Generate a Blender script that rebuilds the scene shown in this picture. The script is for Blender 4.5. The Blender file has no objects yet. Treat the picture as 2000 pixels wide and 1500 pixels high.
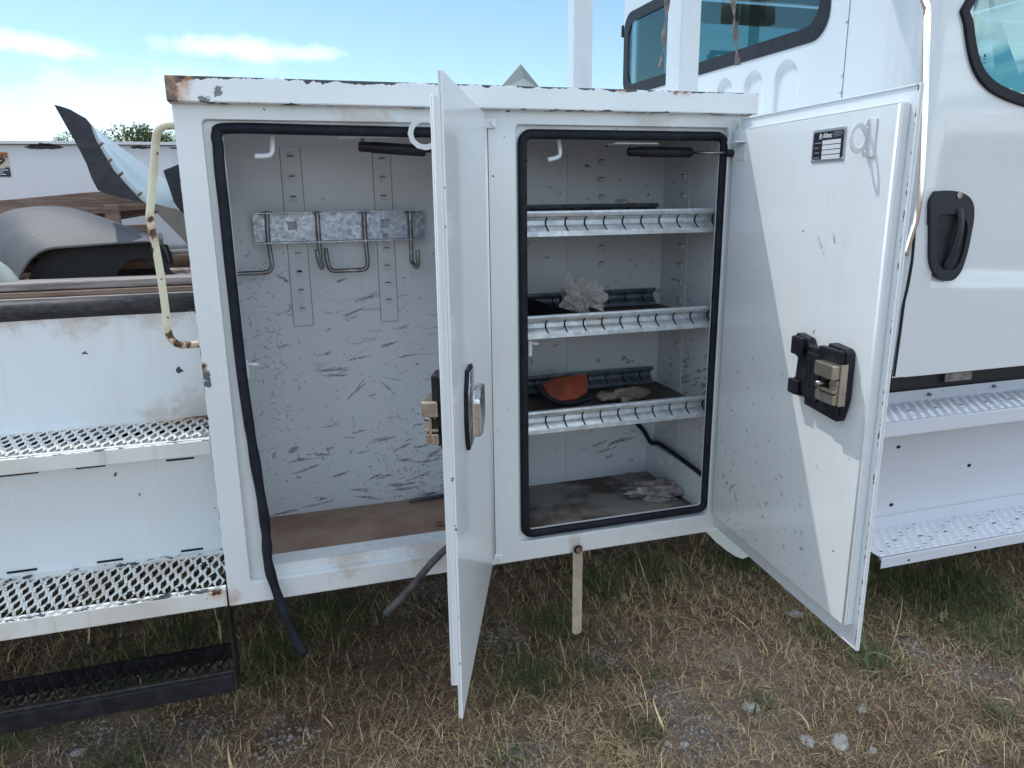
import bpy, bmesh, math, random
import numpy as np
from mathutils import Vector, Matrix
R = math.radians
random.seed(7); rng = np.random.default_rng(7)
scene = bpy.context.scene
COL = scene.collection
# ------------------------------------------------------------------ camera
F, YAW, PITCH, ROLL = 1457.9, 0.29395, 0.24662, -0.01191
C0 = Vector((0, -1.75, 1.5))
cy, sy, cp, sp = math.cos(YAW), math.sin(YAW), math.cos(PITCH), math.sin(PITCH)
FW = Vector((sy*cp, cy*cp, -sp)); r0 = Vector((cy, -sy, 0)); u0 = r0.cross(FW)
cr, sr = math.cos(ROLL), math.sin(ROLL)
RT = cr*r0 + sr*u0; UP = -sr*r0 + cr*u0
cam = bpy.data.cameras.new('camera'); co = bpy.data.objects.new('camera', cam); COL.objects.link(co)
cam.sensor_width = 36; cam.lens = 36*F/2000; cam.clip_start = 0.02; cam.clip_end = 3000
m = Matrix((RT, UP, -FW)).transposed().to_4x4(); m.translation = C0; co.matrix_world = m
scene.camera = co
def at(px, py, X=None, Y=None, Z=None):
    d = FW + (px-1000)/F*RT + (750-py)/F*UP
    t = (X-C0.x)/d.x if X is not None else ((Y-C0.y)/d.y if Y is not None else (Z-C0.z)/d.z)
    return C0 + t*d
# ------------------------------------------------------------------ light
LT = Vector((0.38, -0.47, -1.0)).normalized()      # direction the sunlight travels
S = -LT
sun = bpy.data.lights.new('sun', 'SUN'); sun.energy = 2.1; sun.angle = R(0.53); sun.color = (1, .955, .89)
so = bpy.data.objects.new('sun', sun); COL.objects.link(so)
so.rotation_euler = LT.to_track_quat('-Z', 'Y').to_euler()
w = bpy.data.worlds.new('World'); scene.world = w; w.use_nodes = True
nt = w.node_tree; nt.nodes.clear()
def N(nt, t, **k):
    n = nt.nodes.new(t)
    for a, b in k.items(): setattr(n, a, b)
    return n
def L(nt, a, b): nt.links.new(a, b)
def Mth(nt, op, a, b=None, c=None, clamp=False):
    n = N(nt, 'ShaderNodeMath', operation=op, use_clamp=clamp)
    for i, v in enumerate((a, b, c)):
        if v is None: continue
        if isinstance(v, (int, float)): n.inputs[i].default_value = v
        else: L(nt, v, n.inputs[i])
    return n.outputs[0]
def VM(nt, op, a, b=None):
    n = N(nt, 'ShaderNodeVectorMath', operation=op)
    for i, v in enumerate((a, b)):
        if v is None: continue
        if isinstance(v, (tuple, list, Vector)): n.inputs[i].default_value = tuple(v)
        else: L(nt, v, n.inputs[i])
    return n
def smooth(nt, v, a, b):
    n = N(nt, 'ShaderNodeMapRange', interpolation_type='SMOOTHSTEP')
    L(nt, v, n.inputs[0]); n.inputs[1].default_value = a; n.inputs[2].default_value = b
    return n.outputs[0]
def mixc(nt, f, a, b):
    n = N(nt, 'ShaderNodeMix', data_type='RGBA')
    for i, v in ((0, f), (6, a), (7, b)):
        if isinstance(v, (int, float)): n.inputs[i].default_value = v
        elif isinstance(v, (tuple, list)): n.inputs[i].default_value = (*v[:3], 1)
        else: L(nt, v, n.inputs[i])
    return n.outputs[2]
def noise(nt, vec, scale, detail=4, rough=.5):
    n = N(nt, 'ShaderNodeTexNoise'); n.inputs['Scale'].default_value = scale
    n.inputs['Detail'].default_value = detail; n.inputs['Roughness'].default_value = rough
    L(nt, vec, n.inputs['Vector']); return n.outputs['Fac']
sky = N(nt, 'ShaderNodeTexSky', sky_type='NISHITA'); sky.sun_disc = False
sky.sun_elevation = math.asin(S.z); sky.sun_rotation = math.atan2(S.x, S.y)
sky.air_density = 1.1; sky.dust_density = .25; sky.ozone_density = 1.6
tc = N(nt, 'ShaderNodeTexCoord'); g = tc.outputs['Generated']
sep = N(nt, 'ShaderNodeSeparateXYZ'); L(nt, g, sep.inputs[0])
# fair-weather clouds on a high sheet all over the sky
zc = Mth(nt, 'MAXIMUM', sep.outputs[2], .03)
cmb = N(nt, 'ShaderNodeCombineXYZ')
L(nt, Mth(nt, 'DIVIDE', sep.outputs[0], Mth(nt, 'ADD', zc, .12)), cmb.inputs[0])
L(nt, Mth(nt, 'DIVIDE', sep.outputs[1], Mth(nt, 'ADD', zc, .12)), cmb.inputs[1])
cl = smooth(nt, noise(nt, cmb.outputs[0], 1.35, 7, .55), .44, .60)
cl = Mth(nt, 'MULTIPLY', cl, smooth(nt, sep.outputs[1], .55, .1))   # the scattered clouds stand mostly over the south
def cloud(px, py, wx, wy, rot=0, soft=.5, amp=.5):
    d = (FW + (px-1000)/F*RT + (750-py)/F*UP).normalized()
    e1 = Vector((d.y, -d.x, 0)).normalized(); e2 = e1.cross(d)
    if rot:
        e1, e2 = math.cos(rot)*e1+math.sin(rot)*e2, -math.sin(rot)*e1+math.cos(rot)*e2
    a = Mth(nt, 'DIVIDE', VM(nt, 'DOT_PRODUCT', VM(nt, 'SUBTRACT', g, d).outputs[0], e1).outputs['Value'], wx)
    b = Mth(nt, 'DIVIDE', VM(nt, 'DOT_PRODUCT', VM(nt, 'SUBTRACT', g, d).outputs[0], e2).outputs['Value'], wy)
    r = Mth(nt, 'SQRT', Mth(nt, 'ADD', Mth(nt, 'MULTIPLY', a, a), Mth(nt, 'MULTIPLY', b, b)))
    nz = noise(nt, g, 22, 6, .6)
    r = Mth(nt, 'ADD', r, Mth(nt, 'MULTIPLY', Mth(nt, 'SUBTRACT', nz, .5), 2.6))
    front = smooth(nt, VM(nt, 'DOT_PRODUCT', g, d).outputs['Value'], .8, .85)
    return Mth(nt, 'MULTIPLY', Mth(nt, 'MULTIPLY', smooth(nt, r, 1.0+soft, 1.0-soft), amp), front)
for c in ((440, 92, .062, .012, 0, .6, .26), (560, 102, .05, .007, 0, .6, .2), (60, 86, .07, .009, -.12, .6, .24),
          (250, 205, .11, .035, .12, .8, .15), (60, 235, .16, .03, 0, .8, .12), (330, 165, .05, .02, .2, .8, .14)):
    cl = Mth(nt, 'MAXIMUM', cl, cloud(*c))
skyc = mixc(nt, cl, VM(nt, 'MULTIPLY', sky.outputs[0], (.84, .955, 1.03)).outputs[0], (14.4, 15.8, 17.0))
bg = N(nt, 'ShaderNodeBackground'); L(nt, skyc, bg.inputs[0]); bg.inputs[1].default_value = 0.13
wo = N(nt, 'ShaderNodeOutputWorld'); L(nt, bg.outputs[0], wo.inputs[0])
vs = scene.view_settings; vs.view_transform = 'Standard'; vs.look = 'None'; vs.exposure = 0.37; vs.gamma = 1; vs.use_curve_mapping = False
scene.render.engine = 'CYCLES'
scene.cycles.max_bounces = 10; scene.cycles.transparent_max_bounces = 12

# ------------------------------------------------------------------ materials
def mat(name, color=(.5, .5, .5), rough=.5, metal=0, coat=0, spec=.5):
    m = bpy.data.materials.new(name); m.use_nodes = True
    b = m.node_tree.nodes['Principled BSDF']
    b.inputs['Base Color'].default_value = (*color, 1); b.inputs['Roughness'].default_value = rough
    b.inputs['Metallic'].default_value = metal; b.inputs['Coat Weight'].default_value = coat
    b.inputs['Coat Roughness'].default_value = .06; b.inputs['Specular IOR Level'].default_value = spec
    return m
def nodes(m):
    nt = m.node_tree; b = nt.nodes['Principled BSDF']; tc = N(nt, 'ShaderNodeTexCoord')
    return nt, b, tc.outputs['Object']
def bump(nt, b, h, strength=.3, dist=.002):
    n = N(nt, 'ShaderNodeBump'); n.inputs['Strength'].default_value = strength; n.inputs['Distance'].default_value = dist
    L(nt, h, n.inputs['Height']); L(nt, n.outputs[0], b.inputs['Normal'])
def varied(name, c1, c2, scale=8, rough=.6, metal=0, bumps=.3, bdist=.002, stretch=(1, 1, 1), spec=.5, lo=.35, hi=.65, detail=6, coat=0):
    m = mat(name, c1, rough, metal, coat, spec); nt, b, o = nodes(m)
    v = VM(nt, 'MULTIPLY', o, stretch).outputs[0]
    n = noise(nt, v, scale, detail, .6)
    L(nt, mixc(nt, smooth(nt, n, lo, hi), c1, c2), b.inputs['Base Color'])
    L(nt, Mth(nt, 'ADD', Mth(nt, 'MULTIPLY', n, .25), rough-.12, clamp=True), b.inputs['Roughness'])
    if bumps: bump(nt, b, noise(nt, v, scale*4, 5, .6), bumps, bdist)
    return m
WHITE = (.69, .74, .765)
def paint(name, base=WHITE, rough=.28, speck=.5, speck_scale=16, edges=(), spots=(), grime=.10, coat=.5, attr=None, scuff=0, tint=(.50, .44, .36)):
    """white truck enamel: faint grime, little chips down to dark primer, chipped edges, rust spots"""
    m = mat(name, base, rough, 0, coat); nt, b, o = nodes(m)
    big = noise(nt, o, 2.3, 5, .6)
    col = mixc(nt, Mth(nt, 'MULTIPLY', smooth(nt, big, .42, .75), grime), base, tint)
    streak = noise(nt, VM(nt, 'MULTIPLY', o, (14, 14, 1.2)).outputs[0], 2.0, 4, .6)
    col = mixc(nt, Mth(nt, 'MULTIPLY', smooth(nt, streak, .55, .8), grime*.8), col, tint)
    dn = N(nt, 'ShaderNodeTexNoise'); dn.inputs['Scale'].default_value = 90; dn.inputs['Detail'].default_value = 3; L(nt, o, dn.inputs['Vector'])
    off = VM(nt, 'SCALE', VM(nt, 'SUBTRACT', dn.outputs['Color'], (.5, .5, .5)).outputs[0]); off.inputs['Scale'].default_value = .02
    dv = VM(nt, 'ADD', o, off.outputs[0]).outputs[0]
    vo = N(nt, 'ShaderNodeTexVoronoi'); vo.inputs['Scale'].default_value = speck_scale; vo.inputs['Randomness'].default_value = 1; L(nt, dv, vo.inputs['Vector'])
    sc = N(nt, 'ShaderNodeSeparateColor'); L(nt, vo.outputs['Color'], sc.inputs[0])
    rad = Mth(nt, 'MULTIPLY', Mth(nt, 'POWER', sc.outputs[0], 6.0), .13*speck)
    chip = Mth(nt, 'LESS_THAN', vo.outputs['Distance'], rad)
    sx = N(nt, 'ShaderNodeSeparateXYZ'); L(nt, o, sx.inputs[0])
    for ax, val, width, nsc, thr in edges:
        dist = Mth(nt, 'ABSOLUTE', Mth(nt, 'SUBTRACT', sx.outputs[ax], val))
        nn = noise(nt, o, nsc, 5, .65)
        wd = Mth(nt, 'MULTIPLY', Mth(nt, 'SUBTRACT', nn, thr), width*6)
        chip = Mth(nt, 'MAXIMUM', chip, Mth(nt, 'LESS_THAN', dist, wd))
    if scuff:
        for k, (st, seed) in enumerate((((3, 3, 26), 0), ((2, 2, 34), 9))):
            vv = VM(nt, 'ADD', VM(nt, 'MULTIPLY', dv, st).outputs[0], (seed, seed*.7, 3)).outputs[0]
            a = smooth(nt, noise(nt, vv, 4, 6, .75), .715-.02*scuff, .76-.02*scuff)
            chip = Mth(nt, 'MAXIMUM', chip, Mth(nt, 'MULTIPLY', a, smooth(nt, noise(nt, o, 5.5, 2), .48, .6)))
    if attr:
        at_ = N(nt, 'ShaderNodeAttribute', attribute_name=attr)
        chip = Mth(nt, 'MAXIMUM', chip, at_.outputs['Fac'])
    col = mixc(nt, Mth(nt, 'MULTIPLY', chip, .97), col, (.03, .035, .045))
    for (x, y, z, r, kind) in spots:
        d = VM(nt, 'DISTANCE', o, (x, y, z)).outputs['Value']
        nn = noise(nt, o, .9/r, 6, .75)
        d = Mth(nt, 'ADD', Mth(nt, 'DIVIDE', d, r), Mth(nt, 'MULTIPLY', Mth(nt, 'SUBTRACT', nn, .5), 4.2))
        if kind == 'rust':
            col = mixc(nt, Mth(nt, 'MULTIPLY', smooth(nt, d, 2.1, .9), .55), col, (.45, .25, .11))
            col = mixc(nt, smooth(nt, d, 1.0, .9), col, mixc(nt, nn, (.028, .012, .012), (.11, .045, .025)))
        elif kind == 'chip':
            col = mixc(nt, smooth(nt, d, 1.0, .93), col, (.10, .115, .125))
        else:
            col = mixc(nt, Mth(nt, 'MULTIPLY', smooth(nt, d, 1.5, .4), .38), col, (.40, .27, .17))
    L(nt, col, b.inputs['Base Color'])
    L(nt, Mth(nt, 'ADD', Mth(nt, 'MULTIPLY', big, .14), Mth(nt, 'ADD', Mth(nt, 'MULTIPLY', chip, .4), rough-.07)), b.inputs['Roughness'])
    L(nt, Mth(nt, 'MULTIPLY', Mth(nt, 'SUBTRACT', 1, chip), coat), b.inputs['Coat Weight'])
    h = Mth(nt, 'ADD', Mth(nt, 'MULTIPLY', noise(nt, o, 6, 3), 1.0), Mth(nt, 'MULTIPLY', Mth(nt, 'SUBTRACT', noise(nt, o, 220, 2), chip), .12))
    bump(nt, b, h, .25, .0025)
    return m
M = {}
M['white'] = paint('white_enamel', speck=1.15, speck_scale=18, grime=.18)
M['face'] = paint('cabinet_enamel', speck=1.2, grime=.16, speck_scale=17, edges=((2, .546, .0016, 30, .50), (0, -.19, .0022, 26, .5)),
                  spots=((-.186, 0, .560, .016, 'stain'), (-.178, 0, .575, .02, 'stain'), (-.186, 0, 1.12, .012, 'chip'), (-.183, 0, 1.10, .009, 'chip'), (-.19, 0, 1.14, .008, 'rust'),
                         (.708, 0, .585, .018, 'stain'), (.1, .02, .62, .05, 'stain'), (.3, .02, .62, .05, 'stain'), (.20, .02, 1.655, .06, 'stain'), (.9, .02, 1.65, .05, 'stain')))
M['lip'] = paint('header_enamel', speck=.7, speck_scale=17,
                 edges=((2, 1.743, .010, 11, .475), (2, 1.743, .004, 40, .40), (2, 1.692, .0035, 24, .53)),
                 spots=((-.198, -.03, 1.735, .030, 'rust'), (-.198, -.03, 1.712, .026, 'rust'), (-.192, -.03, 1.697, .016, 'rust'), (-.165, -.03, 1.741, .014, 'rust'), (-.097, -.03, 1.712, .0085, 'chip'), (-.095, -.03, 1.717, .006, 'chip'),
                        (-.125, -.03, 1.696, .0095, 'chip'), (.97, -.03, 1.744, .010, 'rust'), (.945, -.03, 1.745, .009, 'rust'), (.80, -.03, 1.744, .008, 'rust')))
M['inner'] = paint('interior_enamel', base=(.64, .68, .71), rough=.42, speck=1.0, speck_scale=22, coat=.1, grime=.25)
M['scuffed'] = paint('scuffed_enamel', base=(.66, .70, .74), rough=.40, speck=.8, speck_scale=24, coat=.12, attr='scuff', grime=.18)
M['doorin'] = paint('door_inner_enamel', base=(.74, .79, .81), rough=.3, speck=.7, speck_scale=20, attr='scuff', grime=.14)
M['doorout'] = paint('door_outer_enamel', rough=.3, speck=.35, speck_scale=15, coat=.35, edges=((0, .62, .003, 45, .52),))
M['cab'] = paint('cab_enamel', base=(.63, .68, .705), rough=.2, speck=.2, coat=.7, grime=.06)
M['steppaint'] = paint('tread_enamel', base=(.68, .70, .68), rough=.4, speck=.5, speck_scale=30, coat=.15, grime=.5, edges=((2, .592, .0012, 30, .5), (2, .9295, .0012, 30, .5)),
                       spots=((-.25, .31, .93, .06, 'stain'), (-.32, .34, .93, .04, 'stain'), (-.24, .36, .93, .03, 'rust'), (-.35, .15, .595, .06, 'stain'), (-.5, .12, .595, .06, 'stain'), (-.215, 0, .59, .012, 'rust')), tint=(.30, .22, .15))
M['railpaint'] = paint('cream_rail_enamel', base=(.66, .64, .47), rough=.45, speck=4.5, speck_scale=26, coat=.1, grime=.6, tint=(.40, .26, .14),
                       spots=[(*at(x, y, Y=.035), r, k) for x, y, r, k in ((300, 455, .010, 'rust'), (294, 428, .007, 'rust'), (333, 655, .011, 'rust'), (347, 672, .010, 'rust'), (368, 673, .008, 'rust'), (308, 300, .0032, 'chip'), (303, 470, .012, 'stain'), (307, 262, .02, 'stain'), (327, 620, .0035, 'chip'), (298, 370, .003, 'chip'), (384, 672, .012, 'stain'), (315, 545, .003, 'chip'), (388, 690, .012, 'rust'))])
M['riser'] = paint('riser_enamel', speck=.9, speck_scale=14, grime=.3, spots=[(-x, .362, 1.222, .022+.012*((i*7) % 3), 'stain') for i, x in enumerate((.22, .27, .33, .39, .46, .53, .60, .67, .75))]+[(-.26, .362, .94, .05, 'stain'), (-.35, .362, .935, .04, 'stain')])
def railblack():
    m = mat('chipped_black_rubber', (.012, .013, .018), .55, spec=.3); nt, b, o = nodes(m)
    n = noise(nt, VM(nt, 'MULTIPLY', o, (1, 2, 2)).outputs[0], 42, 6, .7); z = noise(nt, o, 5, 3)
    c = mixc(nt, smooth(nt, n, .3, .7), (.012, .013, .018), (.055, .05, .05))
    c = mixc(nt, Mth(nt, 'MULTIPLY', smooth(nt, n, .615, .64), smooth(nt, z, .46, .54)), c, (.5, .5, .5))
    L(nt, c, b.inputs['Base Color']); bump(nt, b, n, .4, .002); return m
M['rail_black'] = railblack()
M['tread'] = paint('cab_step_enamel', base=(.58, .61, .67), rough=.35, speck=.5, speck_scale=24, coat=.2, grime=.12)
M['side'] = paint('bed_wall_enamel', base=(.60, .61, .65), rough=.35, speck=1.3, speck_scale=9, grime=.15, edges=((2, 1.725, .012, 7, .47),))
M['rubber'] = varied('black_rubber', (.006, .008, .014), (.014, .017, .026), 30, .55, bumps=.4, bdist=.001, spec=.22)
M['dustyrubber'] = varied('dusty_rubber', (.03, .032, .04), (.12, .11, .105), 14, .65, bumps=.4)
M['plastic'] = varied('black_plastic', (.007, .008, .012), (.018, .019, .025), 25, .45, bumps=.3, bdist=.0008, spec=.3)
M['darkhandle'] = mat('blue_black_plastic', (.014, .018, .028), .45, spec=.3)
M['galv'] = None
def galv(name, c1, c2, sc=120, rough=.34, metal=.85):
    m = mat(name, c1, rough, metal); nt, b, o = nodes(m)
    v = N(nt, 'ShaderNodeTexVoronoi'); v.inputs['Scale'].default_value = sc; L(nt, o, v.inputs['Vector'])
    s = N(nt, 'ShaderNodeSeparateColor'); L(nt, v.outputs['Color'], s.inputs[0])
    big = noise(nt, VM(nt, 'MULTIPLY', o, (1, 1, 4)).outputs[0], 9, 5)
    c = mixc(nt, s.outputs[0], c1, c2)
    c = mixc(nt, Mth(nt, 'MULTIPLY', smooth(nt, big, .5, .72), .5), c, (.33, .30, .26))
    L(nt, c, b.inputs['Base Color']); L(nt, Mth(nt, 'ADD', Mth(nt, 'MULTIPLY', s.outputs[1], .2), rough-.1), b.inputs['Roughness'])
    return m
M['galv'] = galv('galvanised_steel', (.27, .31, .37), (.50, .55, .62))
M['divider'] = galv('divider_steel', (.40, .45, .48), (.56, .60, .62), 60, .38, .55)
M['divback'] = galv('back_divider_steel', (.10, .125, .15), (.20, .23, .26), 60, .5, .5)  # darker divider steel for the rear rails
M['hollow_shade'] = mat('hollow_shade_black', (.012, .012, .014), .7)  # black standing in for the shade inside the fender
M['rod'] = varied('steel_rod', (.36, .37, .38), (.20, .18, .17), 24, .32, .95, bumps=.1)
M['zinc'] = varied('zinc_plated_steel', (.50, .45, .38), (.34, .30, .25), 30, .36, .9, bumps=.2, bdist=.0005)
M['chrome'] = mat('chrome', (.82, .83, .84), .08, 1)
M['satin'] = varied('satin_chrome', (.62, .60, .58), (.5, .49, .48), 60, .26, 1, bumps=.1)
M['rubberdirt'] = varied('grimy_liner', (.05, .045, .04), (.14, .12, .10), 10, .7)
M['dark'] = mat('dark_void', (.006, .006, .007), .8)
M['floorbrown'] = varied('dusty_brown_floor', (.25, .155, .115), (.33, .235, .185), 7, .8, stretch=(1, 1, 1), bumps=.3)
M['floorgrey'] = varied('muddy_liner', (.30, .28, .25), (.10, .075, .06), 6, .75, lo=.42, hi=.60)
M['primer'] = mat('underside_steel', (.03, .03, .032), .7)
M['wood'] = None
def wood(name, c1, c2, stretch):
    m = mat(name, c1, .8); nt, b, o = nodes(m)
    v = VM(nt, 'MULTIPLY', o, stretch).outputs[0]
    n = noise(nt, v, 5, 8, .65); n2 = noise(nt, o, 4, 3)
    c = mixc(nt, smooth(nt, n, .35, .65), c1, c2); c = mixc(nt, Mth(nt, 'MULTIPLY', smooth(nt, n2, .5, .7), .4), c, (.30, .25, .21))
    L(nt, c, b.inputs['Base Color']); bump(nt, b, n, .5, .003); return m
M['wood'] = wood('weathered_wood', (.11, .07, .05), (.24, .165, .125), (1.5, 14, 22))
M['woodgrey'] = wood('grey_weathered_board', (.16, .13, .115), (.36, .33, .31), (1.2, 14, 20))
M['pvc'] = varied('dirty_white_pvc', (.55, .54, .52), (.34, .28, .24), 6, .4, bumps=.1)
M['rustpipe'] = varied('brown_pipe', (.17, .085, .055), (.28, .17, .12), 8, .6, bumps=.3)
M['fender'] = None
def fendermat():
    m = mat('weathered_black_plastic', (.05, .05, .055), .45); nt, b, o = nodes(m)
    n = noise(nt, VM(nt, 'MULTIPLY', o, (1, 2.5, 1)).outputs[0], 5, 8, .65)
    f = noise(nt, o, 26, 6, .7)
    c = mixc(nt, smooth(nt, n, .3, .7), (.05, .055, .065), (.095, .095, .095))
    c = mixc(nt, Mth(nt, 'MULTIPLY', smooth(nt, f, .66, .72), .6), c, (.45, .45, .44))
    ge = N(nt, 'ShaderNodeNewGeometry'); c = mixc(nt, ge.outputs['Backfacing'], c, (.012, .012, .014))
    L(nt, c, b.inputs['Base Color']); L(nt, Mth(nt, 'ADD', .52, Mth(nt, 'MULTIPLY', n, .2)), b.inputs['Roughness']); bump(nt, b, f, .3, .002)
    return m
M['fender'] = fendermat()
M['flap'] = varied('scuffed_rubber_flap', (.014, .017, .026), (.032, .036, .048), 16, .6, bumps=.5, bdist=.003, stretch=(1, 1, 3))
M['fibre'] = paint('fibreglass_white', base=(.42, .47, .44), rough=.45, speck=.3, grime=.25, coat=.4)
M['tan'] = varied('bare_fibreglass', (.28, .245, .20), (.20, .175, .15), 8, .7)
M['pouch'] = varied('orange_red_fabric', (.40, .085, .035), (.20, .05, .035), 14, .85, bumps=.6)
M['glove'] = varied('dirty_leather', (.40, .33, .26), (.18, .14, .12), 18, .85, bumps=.8, bdist=.003)
M['rag'] = varied('grimy_grey_cloth', (.42, .38, .37), (.18, .15, .14), 14, .85, bumps=1, bdist=.004)
M['interior'] = mat('cab_interior', (.30, .32, .32), .8)
M['red'] = mat('red_cross', (.5, .04, .03), .6)
M['black_print'] = mat('black_print', (.012, .012, .018), .4)
M['silver'] = mat('brushed_aluminium', (.58, .61, .63), .32, .7)
M['print'] = mat('pale_print', (.62, .64, .66), .5)
M['orange'] = varied('faded_orange_print', (.62, .16, .05), (.55, .22, .1), 20, .6, bumps=0)
M['cream'] = varied('faded_cream_print', (.55, .50, .40), (.42, .38, .30), 20, .6, bumps=0)
M['strapgrey'] = varied('grey_webbing', (.13, .125, .12), (.24, .23, .21), 40, .9, bumps=.5)
M['tanstrap'] = varied('tan_strap', (.42, .36, .29), (.35, .29, .23), 30, .6, bumps=.1)
# glass
def glass(name, tint, rough=.01, refl=1.0, gc=(.72, .97, .95, 1)):
    m = bpy.data.materials.new(name); m.use_nodes = True; nt = m.node_tree; nt.nodes.clear()
    tr = N(nt, 'ShaderNodeBsdfTransparent'); tr.inputs[0].default_value = (*tint, 1)
    gl = N(nt, 'ShaderNodeBsdfGlossy'); gl.inputs['Roughness'].default_value = rough; gl.inputs[0].default_value = gc
    fr = N(nt, 'ShaderNodeFresnel'); fr.inputs[0].default_value = 1.75
    ge = N(nt, 'ShaderNodeNewGeometry'); f = Mth(nt, 'MULTIPLY', Mth(nt, 'MULTIPLY', fr.outputs[0], refl), Mth(nt, 'SUBTRACT', 1, ge.outputs['Backfacing']), clamp=True)
    mx = N(nt, 'ShaderNodeMixShader'); L(nt, f, mx.inputs[0]); L(nt, tr.outputs[0], mx.inputs[1]); L(nt, gl.outputs[0], mx.inputs[2])
    o = N(nt, 'ShaderNodeOutputMaterial'); L(nt, mx.outputs[0], o.inputs[0]); return m
M['glass'] = glass('green_tinted_glass', (.60, .70, .70), .01, 2.9, (.92, .98, .97, 1))
M['sideglass'] = glass('side_tinted_glass', (.42, .66, .66), .01, 2.0)
def film():
    m = bpy.data.materials.new('clear_plastic_film'); m.use_nodes = True; nt = m.node_tree; b = nt.nodes['Principled BSDF']
    b.inputs['Base Color'].default_value = (.62, .60, .56, 1); b.inputs['Roughness'].default_value = .22
    tr = N(nt, 'ShaderNodeBsdfTransparent'); mx = N(nt, 'ShaderNodeMixShader'); lw = N(nt, 'ShaderNodeLayerWeight'); lw.inputs[0].default_value = .35
    L(nt, Mth(nt, 'ADD', Mth(nt, 'MULTIPLY', lw.outputs['Facing'], .6), .3, clamp=True), mx.inputs[0]); L(nt, tr.outputs[0], mx.inputs[1]); L(nt, b.outputs[0], mx.inputs[2])
    o = nt.nodes['Material Output']; L(nt, mx.outputs[0], o.inputs[0]); return m
M['film'] = film()

# ------------------------------------------------------------------ helpers
def link(o, parent=None):
    COL.objects.link(o)
    if parent is not None: o.parent = parent
    return o
def tag(o, label=None, cat=None, group=None, kind=None):
    for k, v in (('label', label), ('category', cat), ('group', group), ('kind', kind)):
        if v: o[k] = v
    return o
def mesh(name, V, Fc, material, parent=None, smooth=False, bev=0, solid=0, autos=False):
    me = bpy.data.meshes.new(name); me.from_pydata([tuple(v) for v in V], [], Fc); me.update()
    if material: me.materials.append(material)
    if smooth: me.polygons.foreach_set('use_smooth', [True]*len(me.polygons))
    o = bpy.data.objects.new(name, me); link(o, parent)
    if solid:
        s = o.modifiers.new('s', 'SOLIDIFY'); s.thickness = solid; s.offset = 0
    if bev:
        b = o.modifiers.new('b', 'BEVEL'); b.width = bev; b.segments = 2; b.limit_method = 'ANGLE'
    return o
def boxdata(x0, x1, y0, y1, z0, z1, base=0):
    V = [(x, y, z) for x in (x0, x1) for y in (y0, y1) for z in (z0, z1)]
    Fc = [(0, 1, 3, 2), (4, 6, 7, 5), (0, 4, 5, 1), (2, 3, 7, 6), (0, 2, 6, 4), (1, 5, 7, 3)]
    return V, [tuple(base+i for i in f) for f in Fc]
def box(name, x0, x1, y0, y1, z0, z1, material, parent=None, bev=0):
    V, Fc = boxdata(x0, x1, y0, y1, z0, z1)
    return mesh(name, V, Fc, material, parent, bev=bev)
def boxes(name, lst, material, parent=None, bev=0):
    V, Fc = [], []
    for b in lst:
        v, f = boxdata(*b, base=len(V)); V += v; Fc += f
    return mesh(name, V, Fc, material, parent, bev=bev)
def smoothpath(P, n=6):
    P = [Vector(p) for p in P]; out = []
    for i in range(len(P)-1):
        a, b = P[i], P[i+1]; p = P[i-1] if i else a; q = P[i+2] if i+2 < len(P) else b
        for k in range(n):
            t = k/n
            out.append(.5*((2*a)+(b-p)*t+(2*p-5*a+4*b-q)*t*t+(3*a-p-3*b+q)*t*t*t))
    return out+[P[-1]]
def tube(name, P, r, material, parent=None, seg=10, closed=False, flat=1.0, caps=True, radii=None, up=Vector((0, 1, 0)), twist=0):
    """swept tube; flat squashes it along 'up'"""
    P = [Vector(p) for p in P]; n = len(P); V = []; Fc = []
    for i, p in enumerate(P):
        if closed: d = P[(i+1) % n]-P[i-1]
        else: d = P[min(i+1, n-1)]-P[max(i-1, 0)]
        d.normalize(); a = d.cross(up)
        if a.length < 1e-4: a = d.cross(Vector((1, 0, .01)))
        a.normalize(); b = a.cross(d).normalized()
        rr = radii[i] if radii else r
        for k in range(seg):
            t = 2*math.pi*k/seg; ca, sb = math.cos(t)*rr, math.sin(t)*rr*flat
            if twist:
                w_ = twist*i/(n-1); ca, sb = ca*math.cos(w_)-sb*math.sin(w_), ca*math.sin(w_)+sb*math.cos(w_)
            V.append(p+a*ca+b*sb)
    m_ = n if closed else n-1
    for i in range(m_):
        for k in range(seg):
            j = (i+1) % n; l = (k+1) % seg
            Fc.append((i*seg+k, i*seg+l, j*seg+l, j*seg+k))
    if not closed and caps:
        Fc.append(tuple(range(seg))[::-1]); Fc.append(tuple((n-1)*seg+k for k in range(seg)))
    return mesh(name, V, Fc, material, parent, smooth=True)
def cyl(name, a, b, r, material, parent=None, seg=16):
    o = tube(name, [a, b], r, material, parent, seg)
    for p in o.data.polygons[-2:]: p.use_smooth = False
    return o
def rrect(x0, x1, z0, z1, r, n=5):
    out = []
    for cx, cz, a0 in ((x1-r, z1-r, 0), (x0+r, z1-r, 90), (x0+r, z0+r, 180), (x1-r, z0+r, 270)):
        for k in range(n+1):
            a = R(a0+90*k/n); out.append((cx+r*math.cos(a), cz+r*math.sin(a)))
    return out
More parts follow.
